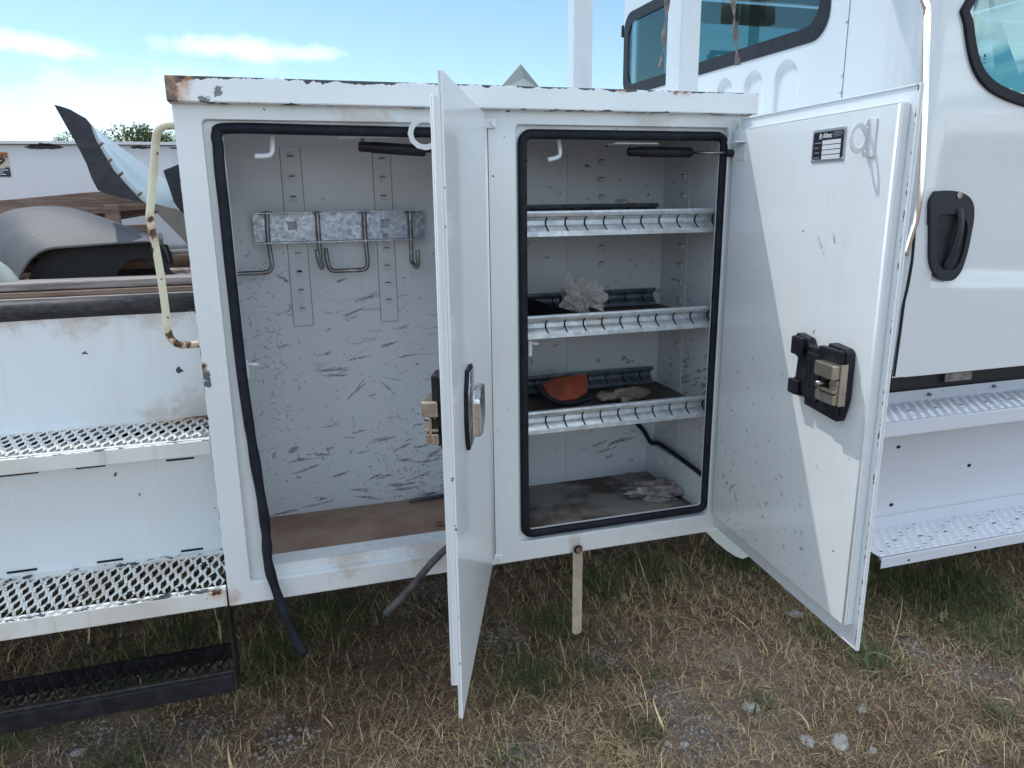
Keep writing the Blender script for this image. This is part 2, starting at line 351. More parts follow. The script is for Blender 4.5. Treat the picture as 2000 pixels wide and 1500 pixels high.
def plate(name, outer, holes, y0, y1, material, parent=None, fn=None, bev=0):
    """flat plate in XZ with holes, extruded from y0 to y1; fn maps (x,y,z)"""
    bm = bmesh.new(); es = []
    for loop in [outer]+list(holes):
        vs = [bm.verts.new((x, y0, z)) for x, z in loop]
        for i in range(len(vs)): es.append(bm.edges.new((vs[i], vs[(i+1) % len(vs)])))
    r = bmesh.ops.triangle_fill(bm, edges=es, use_beauty=True)
    fs = [f for f in r['geom'] if isinstance(f, bmesh.types.BMFace)]
    ex = bmesh.ops.extrude_face_region(bm, geom=fs)
    bmesh.ops.translate(bm, verts=[v for v in ex['geom'] if isinstance(v, bmesh.types.BMVert)], vec=(0, y1-y0, 0))
    bmesh.ops.recalc_face_normals(bm, faces=bm.faces)
    if fn:
        for v in bm.verts: v.co = Vector(fn(*v.co))
        bmesh.ops.recalc_face_normals(bm, faces=bm.faces)
    me = bpy.data.meshes.new(name); bm.to_mesh(me); bm.free(); me.materials.append(material)
    o = bpy.data.objects.new(name, me); link(o, parent)
    if bev:
        b = o.modifiers.new('b', 'BEVEL'); b.width = bev; b.segments = 2; b.limit_method = 'ANGLE'; b.angle_limit = R(50)
    return o
def rect(x0, x1, z0, z1): return [(x0, z0), (x1, z0), (x1, z1), (x0, z1)]
def grid(name, fn, nu, nv, material, parent=None, attr=None, keep=None, solid=0):
    """fn(u,v)->xyz for u,v in 0..1 given as numpy arrays; attr = array (nv+1,nu+1)"""
    u, v = np.meshgrid(np.linspace(0, 1, nu+1), np.linspace(0, 1, nv+1))
    X, Y, Z = fn(u, v); P = np.stack([X+0*u, Y+0*u, Z+0*u], -1).reshape(-1, 3)
    i = np.arange(nv)[:, None]*(nu+1)+np.arange(nu)[None, :]
    q = np.stack([i, i+1, i+nu+2, i+nu+1], -1).reshape(-1, 4)
    if keep is not None:
        uc, vc = np.meshgrid((np.arange(nu)+.5)/nu, (np.arange(nv)+.5)/nv)
        q = q[keep(uc, vc).reshape(-1)]
    me = fastmesh(name, P, q, material)
    me.polygons.foreach_set('use_smooth', np.ones(len(q), bool))
    if attr is not None:
        a = me.attributes.new('scuff', 'FLOAT', 'POINT'); a.data.foreach_set('value', attr.reshape(-1).astype(np.float32))
    o = bpy.data.objects.new(name, me); link(o, parent)
    if solid:
        s = o.modifiers.new('s', 'SOLIDIFY'); s.thickness = solid; s.offset = -1
    return o
def fastmesh(name, P, q, material):
    me = bpy.data.meshes.new(name); k = q.shape[1]
    me.vertices.add(len(P)); me.vertices.foreach_set('co', P.astype(np.float32).reshape(-1))
    me.loops.add(q.size); me.loops.foreach_set('vertex_index', q.astype(np.int32).reshape(-1))
    me.polygons.add(len(q)); me.polygons.foreach_set('loop_start', np.arange(0, q.size, k, dtype=np.int32))
    me.polygons.foreach_set('loop_total', np.full(len(q), k, np.int32))
    me.update(calc_edges=True); me.validate()
    if material: me.materials.append(material)
    return me
def scuffs(nu, nv, w, h, strokes):
    """strokes: (x, z, length, angle, width, curve, dark) in metres -> mask"""
    A = np.zeros((nv+1, nu+1)); xs = np.linspace(0, w, nu+1); zs = np.linspace(0, h, nv+1)
    nz = rng.random((nv+1, nu+1))
    more = []
    for (x, z, ln, an, wd, cv, dk) in strokes:
        if wd > .0009:
            for _ in range(int(4+wd*3800)):
                o_ = rng.normal(0, wd*.9); s_ = rng.normal(0, ln*.22)
                more.append((x+math.cos(an)*s_-math.sin(an)*o_, z+math.sin(an)*s_+math.cos(an)*o_, ln*rng.uniform(.15, .75), an+rng.normal(0, .07), rng.uniform(.0001, .0008), cv, dk*rng.uniform(.75, 1)))
        else: more.append((x, z, ln, an, wd, cv, dk))
    strokes = more
    for (x, z, ln, an, wd, cv, dk) in strokes:
        n = max(3, int(ln/.0012)); t = np.linspace(-.5, .5, n)
        px = x+np.cos(an)*t*ln-np.sin(an)*cv*(t*t-.1); pz = z+np.sin(an)*t*ln+np.cos(an)*cv*(t*t-.1)
        ww = wd*np.clip(1.1-np.abs(2*t+rng.uniform(-.6, .6)), .1, 1)*(.6+.5*rng.random(n))+.00045
        for a, b, c in zip(px, pz, ww):
            i0, i1 = np.searchsorted(xs, [a-c-.002, a+c+.002]); j0, j1 = np.searchsorted(zs, [b-c-.002, b+c+.002])
            if i0 >= i1 or j0 >= j1: continue
            d = np.sqrt((xs[i0:i1][None]-a)**2+(zs[j0:j1][:, None]-b)**2)
            v = np.clip((c+.0008-d)/.0012, 0, 1)*dk*(nz[j0:j1, i0:i1] < .9)
            A[j0:j1, i0:i1] = np.maximum(A[j0:j1, i0:i1], v)
    return A
def ico(name, r, loc, scale, material, parent=None, sub=3, disp=0, nscale=8, rotz=0, seed=0):
    bm = bmesh.new(); bmesh.ops.create_icosphere(bm, subdivisions=sub, radius=r)
    from mathutils import noise as ns
    for v in bm.verts:
        n = v.co.normalized(); k = ns.fractal(Vector((n.x, n.y, n.z))*nscale+Vector((seed, seed*2, 0)), .8, 2, 5)
        v.co = v.co*(1+disp*k)
        v.co = Vector((v.co.x*scale[0], v.co.y*scale[1], v.co.z*scale[2]))
        v.co.rotate(Matrix.Rotation(rotz, 3, 'Z')); v.co += Vector(loc)
    me = bpy.data.meshes.new(name); bm.to_mesh(me); bm.free(); me.materials.append(material)
    me.polygons.foreach_set('use_smooth', [True]*len(me.polygons))
    return link(bpy.data.objects.new(name, me), parent)
def text(name, body, size, M4, material, parent=None, ext=.0002, align='LEFT', shear=0, sx=1, bold=0):
    c = bpy.data.curves.new(name, 'FONT'); c.body = body; c.size = size; c.extrude = ext; c.align_x = align; c.shear = shear; c.offset = bold
    t = bpy.data.objects.new(name, c); COL.objects.link(t); dg = bpy.context.evaluated_depsgraph_get(); dg.update()
    me = bpy.data.meshes.new_from_object(t.evaluated_get(dg)); bpy.data.objects.remove(t)
    me.transform(M4 @ Matrix.Diagonal((sx, 1, 1, 1))); me.materials.clear(); me.materials.append(material); me.name = name
    o = bpy.data.objects.new(name, me); return link(o, parent)

# ================================================================== GROUND
def gh(x, y):
    return (.012*np.sin(1.7*x+.6)*np.cos(2.1*y)+.008*np.sin(5.3*x+2*y)+.005*np.sin(11*x-7*y)+.003*np.sin(23*x+17*y)+.0025*np.sin(41*y-13*x))
def groundmat():
    m = mat('dry_soil', (.1, .08, .06), .95, spec=.2); nt, b, o = nodes(m)
    a = noise(nt, o, 1.3, 5, .6); f = noise(nt, o, 45, 6, .7); mid = noise(nt, o, 8, 5, .6)
    c = mixc(nt, smooth(nt, mid, .35, .65), (.15, .088, .06), (.27, .18, .125))
    c = mixc(nt, Mth(nt, 'MULTIPLY', smooth(nt, a, .48, .62), .55), c, (.31, .25, .20))
    vo = N(nt, 'ShaderNodeTexVoronoi'); vo.inputs['Scale'].default_value = 85; L(nt, o, vo.inputs['Vector'])
    sc = N(nt, 'ShaderNodeSeparateColor'); L(nt, vo.outputs['Color'], sc.inputs[0])
    peb = Mth(nt, 'MULTIPLY', smooth(nt, vo.outputs['Distance'], .42, .3), Mth(nt, 'GREATER_THAN', sc.outputs[0], .45))
    c = mixc(nt, Mth(nt, 'MULTIPLY', peb, .55), c, mixc(nt, sc.outputs[1], (.14, .12, .10), (.38, .35, .32)))
    L(nt, c, b.inputs['Base Color'])
    bump(nt, b, Mth(nt, 'ADD', Mth(nt, 'MULTIPLY', peb, .5), Mth(nt, 'ADD', f, Mth(nt, 'MULTIPLY', mid, 2))), 1.0, .012)
    return m
M['soil'] = groundmat()
gx = np.concatenate([-np.geomspace(1500, 3.2, 24), np.linspace(-3, 5, 321), np.geomspace(5.2, 1500, 24)])
gy = np.concatenate([-np.geomspace(1500, 2.6, 24), np.linspace(-2.5, 3, 221), np.geomspace(3.2, 1500, 24)])
GX, GY = np.meshgrid(gx, gy)
near = np.clip(1.5-np.maximum(np.abs(GX-1)-4, np.abs(GY)-3), 0, 1)
GZ = gh(GX, GY)*near
i = np.arange(len(gy)-1)[:, None]*len(gx)+np.arange(len(gx)-1)[None]
q = np.stack([i, i+1, i+len(gx)+1, i+len(gx)], -1).reshape(-1, 4)
me = fastmesh('ground', np.stack([GX, GY, GZ], -1).reshape(-1, 3), q, M['soil']); me.polygons.foreach_set('use_smooth', np.ones(len(q), bool))
tag(link(bpy.data.objects.new('ground', me)), kind='structure')

def grassmat():
    m = mat('grass_blades', (.2, .15, .08), .75, spec=.25); nt = m.node_tree; b = nt.nodes['Principled BSDF']
    a = N(nt, 'ShaderNodeAttribute', attribute_name='tint'); L(nt, a.outputs['Color'], b.inputs['Base Color']); return m
M['grass'] = grassmat()
# green tufts read off the photograph, as places on the ground
GREEN = [(at(x, y, Z=0), r) for x, y, r in ((650, 1215, .2), (540, 1300, .16), (1180, 1150, .15), (1080, 1225, .12), (1040, 1330, .12), (1000, 1290, .08), (1700, 1290, .11), (1590, 1240, .08), (1960, 1230, .22),
         (1850, 1160, .3), (1260, 1120, .16), (1900, 1180, .2), (250, 1330, .2), (240, 1480, .1), (1250, 1430, .06), (1480, 1380, .05), (1150, 1310, .07), (1280, 1330, .05), (20, 1450, .1), (1450, 1100, .12), (900, 1200, .1), (980, 1370, .06), (1750, 1140, .2), (380, 1250, .15), (1000, 1490, .05), (1950, 1400, .06))]
BARE = [(at(x, y, Z=0), r) for x, y, r in ((220, 1430, .17), (560, 1440, .10), (980, 1250, .12), (1180, 1290, .07), (1360, 1440, .12), (1900, 1310, .12), (1780, 1260, .08), (1300, 1360, .07), (860, 1150, .15), (1020, 1480, .08), (400, 1420, .1))]
def grass(name, n, x0, x1, y0, y1, lmin, lmax, wid, flatness, label=None):
    x = rng.uniform(x0, x1, n*2); y = rng.uniform(y0, y1, n*2)
    cl = .5+.5*np.sin(3.1*x+1.3*np.sin(4.2*y))*np.cos(3.7*y+1.1*np.sin(2.9*x))
    p = .35+.65*cl
    for P, r in BARE: p = p*(1-.93*np.exp(-((x-P.x)**2+(y-P.y)**2)/(r*r)*1.0))
    gr = np.zeros_like(x)
    for P, r in GREEN: gr = np.maximum(gr, np.exp(-((x-P.x)**2+(y-P.y)**2)/(r*r)*1.2))
    p = np.clip(p+.6*gr, 0, 1)
    k = rng.random(len(x)) < p; x, y, gr = x[k][:n], y[k][:n], gr[k][:n]; n = len(x)
    # clumps: pull blades towards tuft centres
    tx = np.round(x/.035)*.035+.012*np.sin(x*91); ty = np.round(y/.035)*.035+.012*np.cos(y*83)
    mixf = rng.uniform(.2, .8, n); x = x*(1-mixf)+tx*mixf; y = y*(1-mixf)+ty*mixf
    ln = rng.uniform(lmin, lmax, n)*(1+.3*gr); az = rng.uniform(0, 2*np.pi, n); lean = rng.uniform(.15, 1.0, n)*flatness*(1-.35*gr)
    curl = rng.normal(0, .9, n); wv = wid*rng.uniform(.5, 1.3, n)
    S_ = 4; pts = []; z0 = gh(x, y)
    cx, cyy, cz = x.copy(), y.copy(), z0-.004; a = az.copy(); el = np.pi/2-lean*1.2
    seg = ln/S_
    for s in range(S_+1):
        t = s/S_; wd = wv*(1-.85*t)
        nx, ny = -np.sin(a), np.cos(a)
        pts.append(np.stack([cx-nx*wd, cyy-ny*wd, cz], -1)); pts.append(np.stack([cx+nx*wd, cyy+ny*wd, cz], -1))
        cx = cx+np.cos(a)*np.cos(el)*seg; cyy = cyy+np.sin(a)*np.cos(el)*seg; cz = np.maximum(cz+np.sin(el)*seg, z0+.002)
        a = a+curl/S_; el = el-rng.uniform(.1, .6, n)*flatness
    P = np.stack(pts, 1)                                            # n, 2(S+1), 3
    b = (np.arange(n)*2*(S_+1))[:, None]
    q = np.concatenate([np.stack([b+2*s, b+2*s+1, b+2*s+3, b+2*s+2], -1) for s in range(S_)], 1).reshape(-1, 4)
    me = fastmesh(name, P.reshape(-1, 3), q, M['grass'])
    r = rng.random(n)[:, None]; straw = np.array([.66, .51, .29])*(.55+.7*rng.random(n)[:, None]); brown = np.array([.25, .155, .10])*(.7+.6*rng.random(n)[:, None])
    green = np.array([.10, .135, .05])*(.6+.9*rng.random(n)[:, None])
    dry = np.where(r < .42+.25*np.sin(2.1*x+1)[:, None]*np.sin(2.7*y)[:, None], brown, straw)
    isg = rng.random(n) < np.clip(gr*.95+.07, 0, .85)
    c = np.where(isg[:, None], green, dry)
    C = np.ones((n, 2*(S_+1), 4)); C[:, :, :3] = c[:, None, :]
    at_ = me.attributes.new('tint', 'FLOAT_COLOR', 'POINT'); at_.data.foreach_set('color', C.reshape(-1).astype(np.float32))
    o = link(bpy.data.objects.new(name, me))
    return tag(o, kind='stuff')
tag(grass('dry_grass', 250000, -1.6, 3.6, -1.05, 1.9, .02, .070, .0011, 1.0), 'short dry straw and green tufts growing through the soil around the truck', 'grass')
tag(grass('long_straw', 5500, -1.6, 3.6, -1.05, 1.6, .10, .24, .0011, 1.6), 'long pale straw stalks lying tangled over the short grass', 'grass')
tag(grass('field_grass', 30000, -12, 14, -7, 16, .05, .14, .004, .9), 'sparse taller grass spreading over the yard beyond the truck', 'grass')
# gravel: many small angular stones in one mesh
def gravel():
    V = []; Q = []; base = [(1, 0, 0), (-1, 0, 0), (0, 1, 0), (0, -1, 0), (0, 0, 1), (0, 0, -1)]
    T = [(0, 2, 4), (2, 1, 4), (1, 3, 4), (3, 0, 4), (2, 0, 5), (1, 2, 5), (3, 1, 5), (0, 3, 5)]
    P = []; tri = []
    def add(x, y, s):
        b = len(P); a = random.uniform(0, 6.3); ca, sa = math.cos(a), math.sin(a); z = float(gh(x, y))
        for v in base:
            k = s*random.uniform(.6, 1.2); vx, vy, vz = v[0]*k, v[1]*k*random.uniform(.6, 1), v[2]*k*.6
            P.append((x+vx*ca-vy*sa, y+vx*sa+vy*ca, z+vz+s*.15))
        tri.extend([(b+t[0], b+t[1], b+t[2]) for t in T])
    for c, r in BARE:
        for _ in range(int(2600*r)): add(random.gauss(c.x, r*.55), random.gauss(c.y, r*.55), abs(random.gauss(.0035, .0028))+.0015)
    for _ in range(5200): add(random.uniform(-1.6, 3.6), random.uniform(-1.0, 1.5), abs(random.gauss(.0035, .0025))+.0015)
    m = mat('gravel_stone', (.25, .24, .22), .9); nt, b, o = nodes(m)
    ge = N(nt, 'ShaderNodeNewGeometry'); L(nt, mixc(nt, ge.outputs['Random Per Island'], (.16, .14, .12), (.40, .38, .36)), b.inputs['Base Color'])
    me = fastmesh('gravel', np.array(P), np.array(tri), m)
    return link(bpy.data.objects.new('gravel', me))
tag(gravel(), 'small grey and brown gravel scattered through the grass', 'gravel', kind='stuff')
M['stone'] = varied('pale_stone', (.50, .48, .455), (.33, .30, .28), 30, .9, bumps=.6)
for px, py, w_, h_, lab in ((1640, 1447, 40, 22, 'larger flat pale stone of the two at the bottom below the right door'), (1577, 1442, 30, 20, 'rounded grey stone just left of the large flat pale one'),
        (1684, 1384, 26, 18, 'angular pale stone standing above the flat pale stone'), (1468, 1384, 32, 20, 'brownish flat stone in straw, alone left of the angular one'),
        (1706, 1463, 18, 12, 'small grey stone just right of the large flat pale stone'), (1553, 1192, 30, 12, 'pinkish flat stone near the lower corner of the right door'),
        (1305, 1446, 16, 10, 'leftmost of the two small bluish stones in the gravel patch'), (1337, 1448, 18, 10, 'right one of the two small bluish stones in the gravel patch'), (150, 1463, 24, 14, 'grey stone in the gravel patch under the black step'),
        (1636, 1344, 15, 14, 'small upright pebble between the right door corner and angular stone')):
    P = at(px, py, Z=.01); d = (P-C0).length/F
    s = w_*d*.5
    o = ico('stone', 1, (0, 0, 0), (s, s*.75, s*.45), M['stone'], sub=2, disp=.35, nscale=1.3, rotz=random.uniform(0, 3), seed=px)
    o.data.polygons.foreach_set('use_smooth', [False]*len(o.data.polygons)); o.location = (P.x, P.y, float(gh(P.x, P.y))+s*.02)
    tag(o, lab, 'stone', 'loose stones on the ground')

# ================================================================== TRUCK
truck = bpy.data.objects.new('utility_truck', None); link(truck)
tag(truck, 'white utility service truck with open tool compartments, rear bed and crew cab', 'truck')
# ---- cabinet
XL, XR, ZB, ZT = -.19, 1.177, .546, 1.70
oL = (-.136, .452, .600, 1.662); oR = (.546, 1.116, .600, 1.662)      # recess outlines
iL = (-.098, .425, .628, 1.640); iR = (.572, 1.104, .622, 1.636)      # openings
cab_face = plate('storage_cabinet', rect(XL, XR, ZB, ZT-.004), [rrect(*oL, .010, 3), rrect(*oR, .010, 3)], 0, .018, M['face'], truck, bev=.0025)
tag(cab_face, 'white chipped cabinet front with two compartments')
plate('recess_flange', rect(XL+.02, XR-.02, ZB+.012, ZT-.012), [rrect(*iL, .006, 3), rrect(*iR, .02, 4)], .0185, .026, M['face'], cab_face)
lip = box('roof_lip', XL-.005, XR, -.03, .72, 1.692, 1.742, M['lip'], cab_face, bev=.003)
boxes('cabinet_shell', [(XL, XL+.012, .019, .46, ZB, ZT-.01), (XR-.012, XR, .019, .46, ZB, ZT-.01), (XL+.013, XR-.013, .019, .46, ZB, ZB+.012), (XL+.013, XR-.013, .45, .46, ZB+.013, ZT-.012)], M['white'], cab_face)
# interiors
YB = .42
boxes('compartment_wall', [(-.165, -.155, .027, YB, .575, 1.675), (.488, .498, .027, YB, .575, 1.675), (.515, .525, .027, .40, .575, 1.675), (1.150, 1.160, .027, .40, .575, 1.675),
      (-.154, .487, .027, YB, 1.672, 1.682), (.526, 1.149, .027, .40, 1.672, 1.682)], M['inner'], cab_face)
st = []
for _ in range(430):
    z = rng.beta(1.3, 2.1)*.92; x = rng.uniform(.0, .62)
    a = rng.normal(.2, .55)+(.0 if rng.random() > .25 else rng.uniform(.5, 2))
    if rng.random() < .5: x = .08+.08*rng.standard_normal()*.6+(.38 if rng.random() < .5 else 0)
    st.append((x, z, min(.06, abs(rng.standard_t(2))*.005+.0015), a, abs(rng.normal(.0004, .0007)), rng.normal(.0, .006), rng.uniform(.25, .95)))
for _ in range(26):
    st.append((rng.uniform(.1, .62), .35+rng.random()*.33, rng.uniform(.03, .09), rng.normal(.18, .25), rng.uniform(.0004, .0018), rng.normal(.02, .015), rng.uniform(.3, .75)))
for _ in range(34): st.append((rng.uniform(.1, .62), rng.uniform(.03, .28), rng.uniform(.015, .07), rng.normal(.1, .18), rng.uniform(.0008, .0028), 0, .95))
for _ in range(260): st.append((rng.normal(.52, .09), abs(rng.normal(.10, .11)), abs(rng.normal(.003, .004))+.001, rng.uniform(0, 3.1), rng.uniform(.0003, .0012)*.75, 0, .95))
for _ in range(160): st.append((rng.normal(.12, .06), rng.normal(.55, .15), abs(rng.normal(.004, .006))+.001, rng.uniform(0, 3.1), rng.uniform(.0002, .0008), 0, .85))
for _ in range(3):                                                    # long sweeping arcs
    st.append((rng.uniform(.30, .42), rng.uniform(.42, .68), rng.uniform(.16, .3), rng.normal(.2, .35), .0009, rng.uniform(.08, .2), .25))
wL = P1 = at(650, 722, Y=YB)
for px, py, ln, an, wd, cv in ((645, 722, .08, .0, .003, .02), (660, 733, .07, -.05, .0022, .02), (705, 698, .06, .2, .002, 0), (760, 672, .06, .2, .003, 0), (795, 695, .05, .1, .002, 0), (750, 858, .06, .12, .004, 0),
        (700, 760, .07, .65, .0015, 0), (700, 755, .06, .9, .0008, 0), (770, 948, .06, -.12, .005, 0), (790, 955, .07, .02, .003, 0), (835, 965, .07, .12, .003, 0), (690, 610, .06, .35, .002, 0), (720, 580, .06, .3, .003, 0), (590, 608, .05, .3, .002, 0),
        (640, 690, .012, .3, .004, 0), (553, 545, .03, -.6, .004, 0), (560, 1000, .10, .1, .002, 0), (620, 985, .09, .12, .0015, 0), (820, 930, .06, .3, .0025, 0), (630, 893, .02, -1.2, .002, 0), (535, 890, .02, 1.3, .003, 0), (640, 878, .02, -1.1, .003, 0), (860, 815, .03, -.9, .003, 0)):
    p = at(px, py, Y=YB); st.append((p.x+.155, p.z-.575, ln, an, wd*.7, cv, .95))
nu, nv = 340, 560
A = scuffs(nu, nv, .642, 1.097, st)
grid('back_wall', lambda u, v: (-.155+.642*u, YB+0*u, .575+1.097*v), nu, nv, M['scuffed'], cab_face, attr=A)
st = []
for _ in range(150): st.append((rng.uniform(0, .64), rng.uniform(0, 1.05), abs(rng.normal(.006, .01))+.002, rng.normal(.15, .5), abs(rng.normal(.0005, .0008)), 0, .9))
for px, py, ln, an, wd in ((1170, 868, .05, .2, .004), (1205, 862, .07, .25, .005), (1225, 858, .06, .2, .003), (1125, 870, .02, .1, .004), (1085, 876, .006, .2, .006), (1140, 876, .006, 1, .005), (1168, 704, .010, .3, .007), (1218, 698, .015, -.5, .007), (1230, 706, .03, .1, .003), (1110, 720, .006, .3, .005), (1085, 676, .012, .1, .004), (1210, 392, .03, .3, .004), (1226, 397, .008, 1.3, .003), (1266, 380, .01, .6, .004), (1180, 880, .06, .15, .003), (1190, 892, .03, .4, .004)):
    p = at(px, py, Y=.40); st.append((p.x-.52, p.z-.575, ln, an, wd*.7, 0, .95))
A = scuffs(200, 340, .634, 1.097, st)
grid('back_wall', lambda u, v: (.52+.634*u, .40+0*u, .575+1.097*v), 200, 340, M['scuffed'], cab_face, attr=A)
st = []
for _ in range(170): st.append((rng.uniform(0, .37), rng.uniform(0, 1.05), abs(rng.normal(.007, .008))+.002, rng.normal(.5, .4), abs(rng.normal(.0008, .001)), 0, .95))
for _ in range(50): st.append((rng.uniform(.08, .34), rng.uniform(.36, .44), rng.uniform(.01, .04), rng.normal(.45, .2), rng.uniform(.001, .003), 0, .95))
A = scuffs(130, 340, .373, 1.097, st)
grid('side_panel', lambda u, v: (1.149+0*u, .4-.373*u, .575+1.097*v), 130, 340, M['scuffed'], cab_face, attr=A)
box('compartment_floor', -.154, .487, .12, YB-.002, .576, .587, M['floorbrown'], cab_face)
box('compartment_floor', .526, 1.148, .06, .398, .576, .590, M['floorgrey'], cab_face)
box('door_sill', -.154, .487, .0265, .118, .576, .612, M['white'], cab_face, bev=.004)
box('door_sill', .526, 1.149, .0265, .058, .576, .612, M['white'], cab_face, bev=.004)
# ledge low on the right compartment's side wall, with black hose on it
box('side_ledge', 1.120, 1.148, .03, .397, .591, .70, M['white'], cab_face, bev=.004)
tube('black_hose', smoothpath([at(1243, 826, Y=.38), at(1258, 842, Y=.37), at(1272, 865, Y=.36), (1.125, .33, .712), (1.122, .22, .714), (1.118, .12, .712), (1.115, .04, .708)], 6), .007, M['rubber'], truck, 8)
# slotted uprights
def tabs(fn, parent, pts, wd=.0185, ht=.016):
    for (x, z) in pts:
        o = mesh('slot_tab', [fn(x-wd/2, .0, z+ht/2), fn(x+wd/2, .0, z+ht/2), fn(x+wd/2, .0, z-ht/2), fn(x-wd/2, .0, z-ht/2),
                 fn(x-wd/2, .007, z+ht/2), fn(x+wd/2, .007, z+ht/2), fn(x+wd/2, .001, z-ht/2), fn(x-wd/2, .001, z-ht/2)],
                 [(4, 5, 6, 7), (0, 4, 7, 3), (1, 2, 6, 5), (3, 7, 6, 2)], M['inner'], parent)
        mesh('slot_gap', [fn(x-wd/2, .0075, z+ht/2+.0022), fn(x+wd/2, .0075, z+ht/2+.0022), fn(x+wd/2, .0016, z+ht/2-.001), fn(x-wd/2, .0016, z+ht/2-.001)], [(0, 1, 2, 3)], M['dark'], parent)
for (a, b, c, d, zs) in (((543, 287), (585, 287), (577, 637), (612, 633), [333, 450, 568, 900, 1010, 1115, 1222]), ((728, 283), (760, 283), (743, 628), (778, 625), [345, 457, 568, 885, 990, 1095, 1197])):
    x0 = (at(*a, Y=YB).x+at(*c, Y=YB).x)/2; x1 = (at(*b, Y=YB).x+at(*d, Y=YB).x)/2; z1 = at(*a, Y=YB).z; z0 = at(*c, Y=YB).z
    s = box('slotted_upright', x0, x1, YB-.0026, YB-.0004, z0, z1, M['inner'], truck, bev=.0008)
    boxes('upright_edge', [(x0-.0012, x0, YB-.0012, YB-.0003, z0, z1), (x1, x1+.0012, YB-.0012, YB-.0003, z0, z1), (x0, x1, YB-.0012, YB-.0003, z0-.0012, z0)], M['primer'], s)
    xm = (x0+x1)/2
    tabs(lambda x, y, z: (x, YB-.0028-y, z), s, [(xm, at(560, 200+k/3, Y=YB).z) for k in zs], .0155, .0125)
s = box('slotted_upright', .83, .885, .3975, .3996, .60, 1.64, M['inner'], truck, bev=.0008)
tabs(lambda x, y, z: (x, .397-y, z), s, [(at(1173, k, Y=.4).x, at(1173, k, Y=.4).z) for k in (318, 352, 386, 484, 516)], .017, .0135)
s = box('slotted_upright', 1.1465, 1.1486, .24, .30, .60, 1.64, M['inner'], truck, bev=.0008)
tabs(lambda x, y, z: (1.1462-y, x, z), s, [(.27, at(1322, k, X=1.148).z) for k in (348, 384, 482, 518, 551, 585, 674)], .024, .016)
# rubber seals
def xz(pts, y): return [Vector((x, y, z)) for x, z in pts]
lp = rrect(.566, 1.112, .615, 1.642, .022, 5)
tube('rubber_seal', [p for p in xz(lp, .014)], .0115, M['rubber'], cab_face, 10, closed=True, flat=.85)
SL = [(.44, .016, 1.642), (.10, .016, 1.645), (-.085, .016, 1.646)]+[at(x, y, Y=Y_) for x, y, Y_ in ((424, 262, .014), (426, 285, .013), (429, 330, .012), (437, 400, .012), (447, 500, .012), (456, 583, .011), (468, 693, .010), (475, 750, .009), (487, 832, .007), (500, 912, .004), (516, 1010, -.003))]
SL2 = [at(521, 1060, Y=-.010), at(524, 1100, Y=-.016), at(538, 1150, Y=-.03), at(565, 1220, Y=-.05), at(594, 1278, Y=-.07)]
sl = smoothpath(SL+SL2, 6)
n_ = len(sl)
tube('rubber_seal', sl, .0115, M['rubber'], cab_face, 10, flat=.85, radii=[.0115+.001*math.sin(i*.9)*(i > n_*.6) for i in range(n_)])['label'] = 'loose rubber seal hanging out of the left opening'
bp = [at(885, 1060, Y=-.01), at(868, 1075, Y=-.02), at(840, 1103, Y=-.04), at(800, 1150, Y=-.06), at(752, 1200, Y=-.075)]
tube('rubber_seal', smoothpath(bp, 6), .0095, M['dustyrubber'], cab_face, 10, flat=.85)['label'] = 'loose seal end sticking out beside the left door'
# hinge leaf strips
for X, W_ in ((.471, 1), (1.148, 1)):
    h = cyl('piano_hinge', (X, -.007, ZB+.022), (X, -.006, 1.672), .0045, M['white'], truck, 12)
    boxes('hinge_leaf', [(X+.003, X+.022, -.0022, -.0004, ZB+.022, 1.672)], M['white'], h)
    box('hinge_gap', X+.0052, X+.0072, -.0030, -.0023, ZB+.022, 1.652, M['dark'], h)
    for zz in (1.652, ZB+.012):
        box('hinge_bracket', X-.010, X+.026, -.011, -.0026, zz, zz+.022, M['white'], h, bev=.002)
        cyl('hinge_bolt', (X+.016, -.0105, zz+.011), (X+.016, -.0165, zz+.011), .006, M['white'], h, 6)
# white L catches hanging from the compartment roof
for (a, b, c, d) in (((531, 262), (532, 288), (526, 303), (497, 305)), ((1089, 262), (1093, 285), (1092, 305), (1070, 312))):
    t_ = tube('door_catch', smoothpath([at(*a, Y=.06), at(*b, Y=.055), at(*c, Y=.05), at(*d, Y=.045)], 4), .0055, M['white'], truck, 8, flat=.6)
for a, b in (((480, 712), (505, 712)), ((1032, 671), (1052, 671))):
    t_ = cyl('striker_pin', at(*a, Y=.05), at(*b, Y=.05), .004, M['white'], truck, 10)
    p = at(a[0]+2, a[1]+3, Y=.055); box('striker_plate', p.x-.006, p.x+.004, .045, .06, p.z-.028, p.z+.014, M['white'], t_, bev=.001)
# gas struts
for (a, b, c) in (((700, 286), (832, 295), (858, 297)), ((1226, 296), (1352, 298), (1430, 299))):
    Y_ = .07; A_, B_, C_ = at(*a, Y=Y_), at(*b, Y=Y_-.025), at(*c, Y=Y_-.08)
    g_ = tube('gas_strut', [A_, A_.lerp(B_, .02), A_.lerp(B_, .18), A_.lerp(B_, .2), A_.lerp(B_, .97), B_], .009, M['plastic'], truck, 14, radii=[.009, .0115, .0115, .0128, .0128, .009])
    cyl('piston_rod', B_, C_, .0035, M['rod'], g_, 10)
    cyl('strut_end', C_+Vector((-.014, 0, 0)), C_+Vector((.014, -.006, -.001)), .009, M['plastic'], g_, 10)
    box('strut_bracket', A_.x-.045, A_.x+.075, Y_-.02, Y_+.03, A_.z+.017, A_.z+.021, M['white'], g_)
    cyl('strut_ball', A_+Vector((.01, 0, .004)), A_+Vector((.01, 0, .018)), .0045, M['rod'], g_, 8)
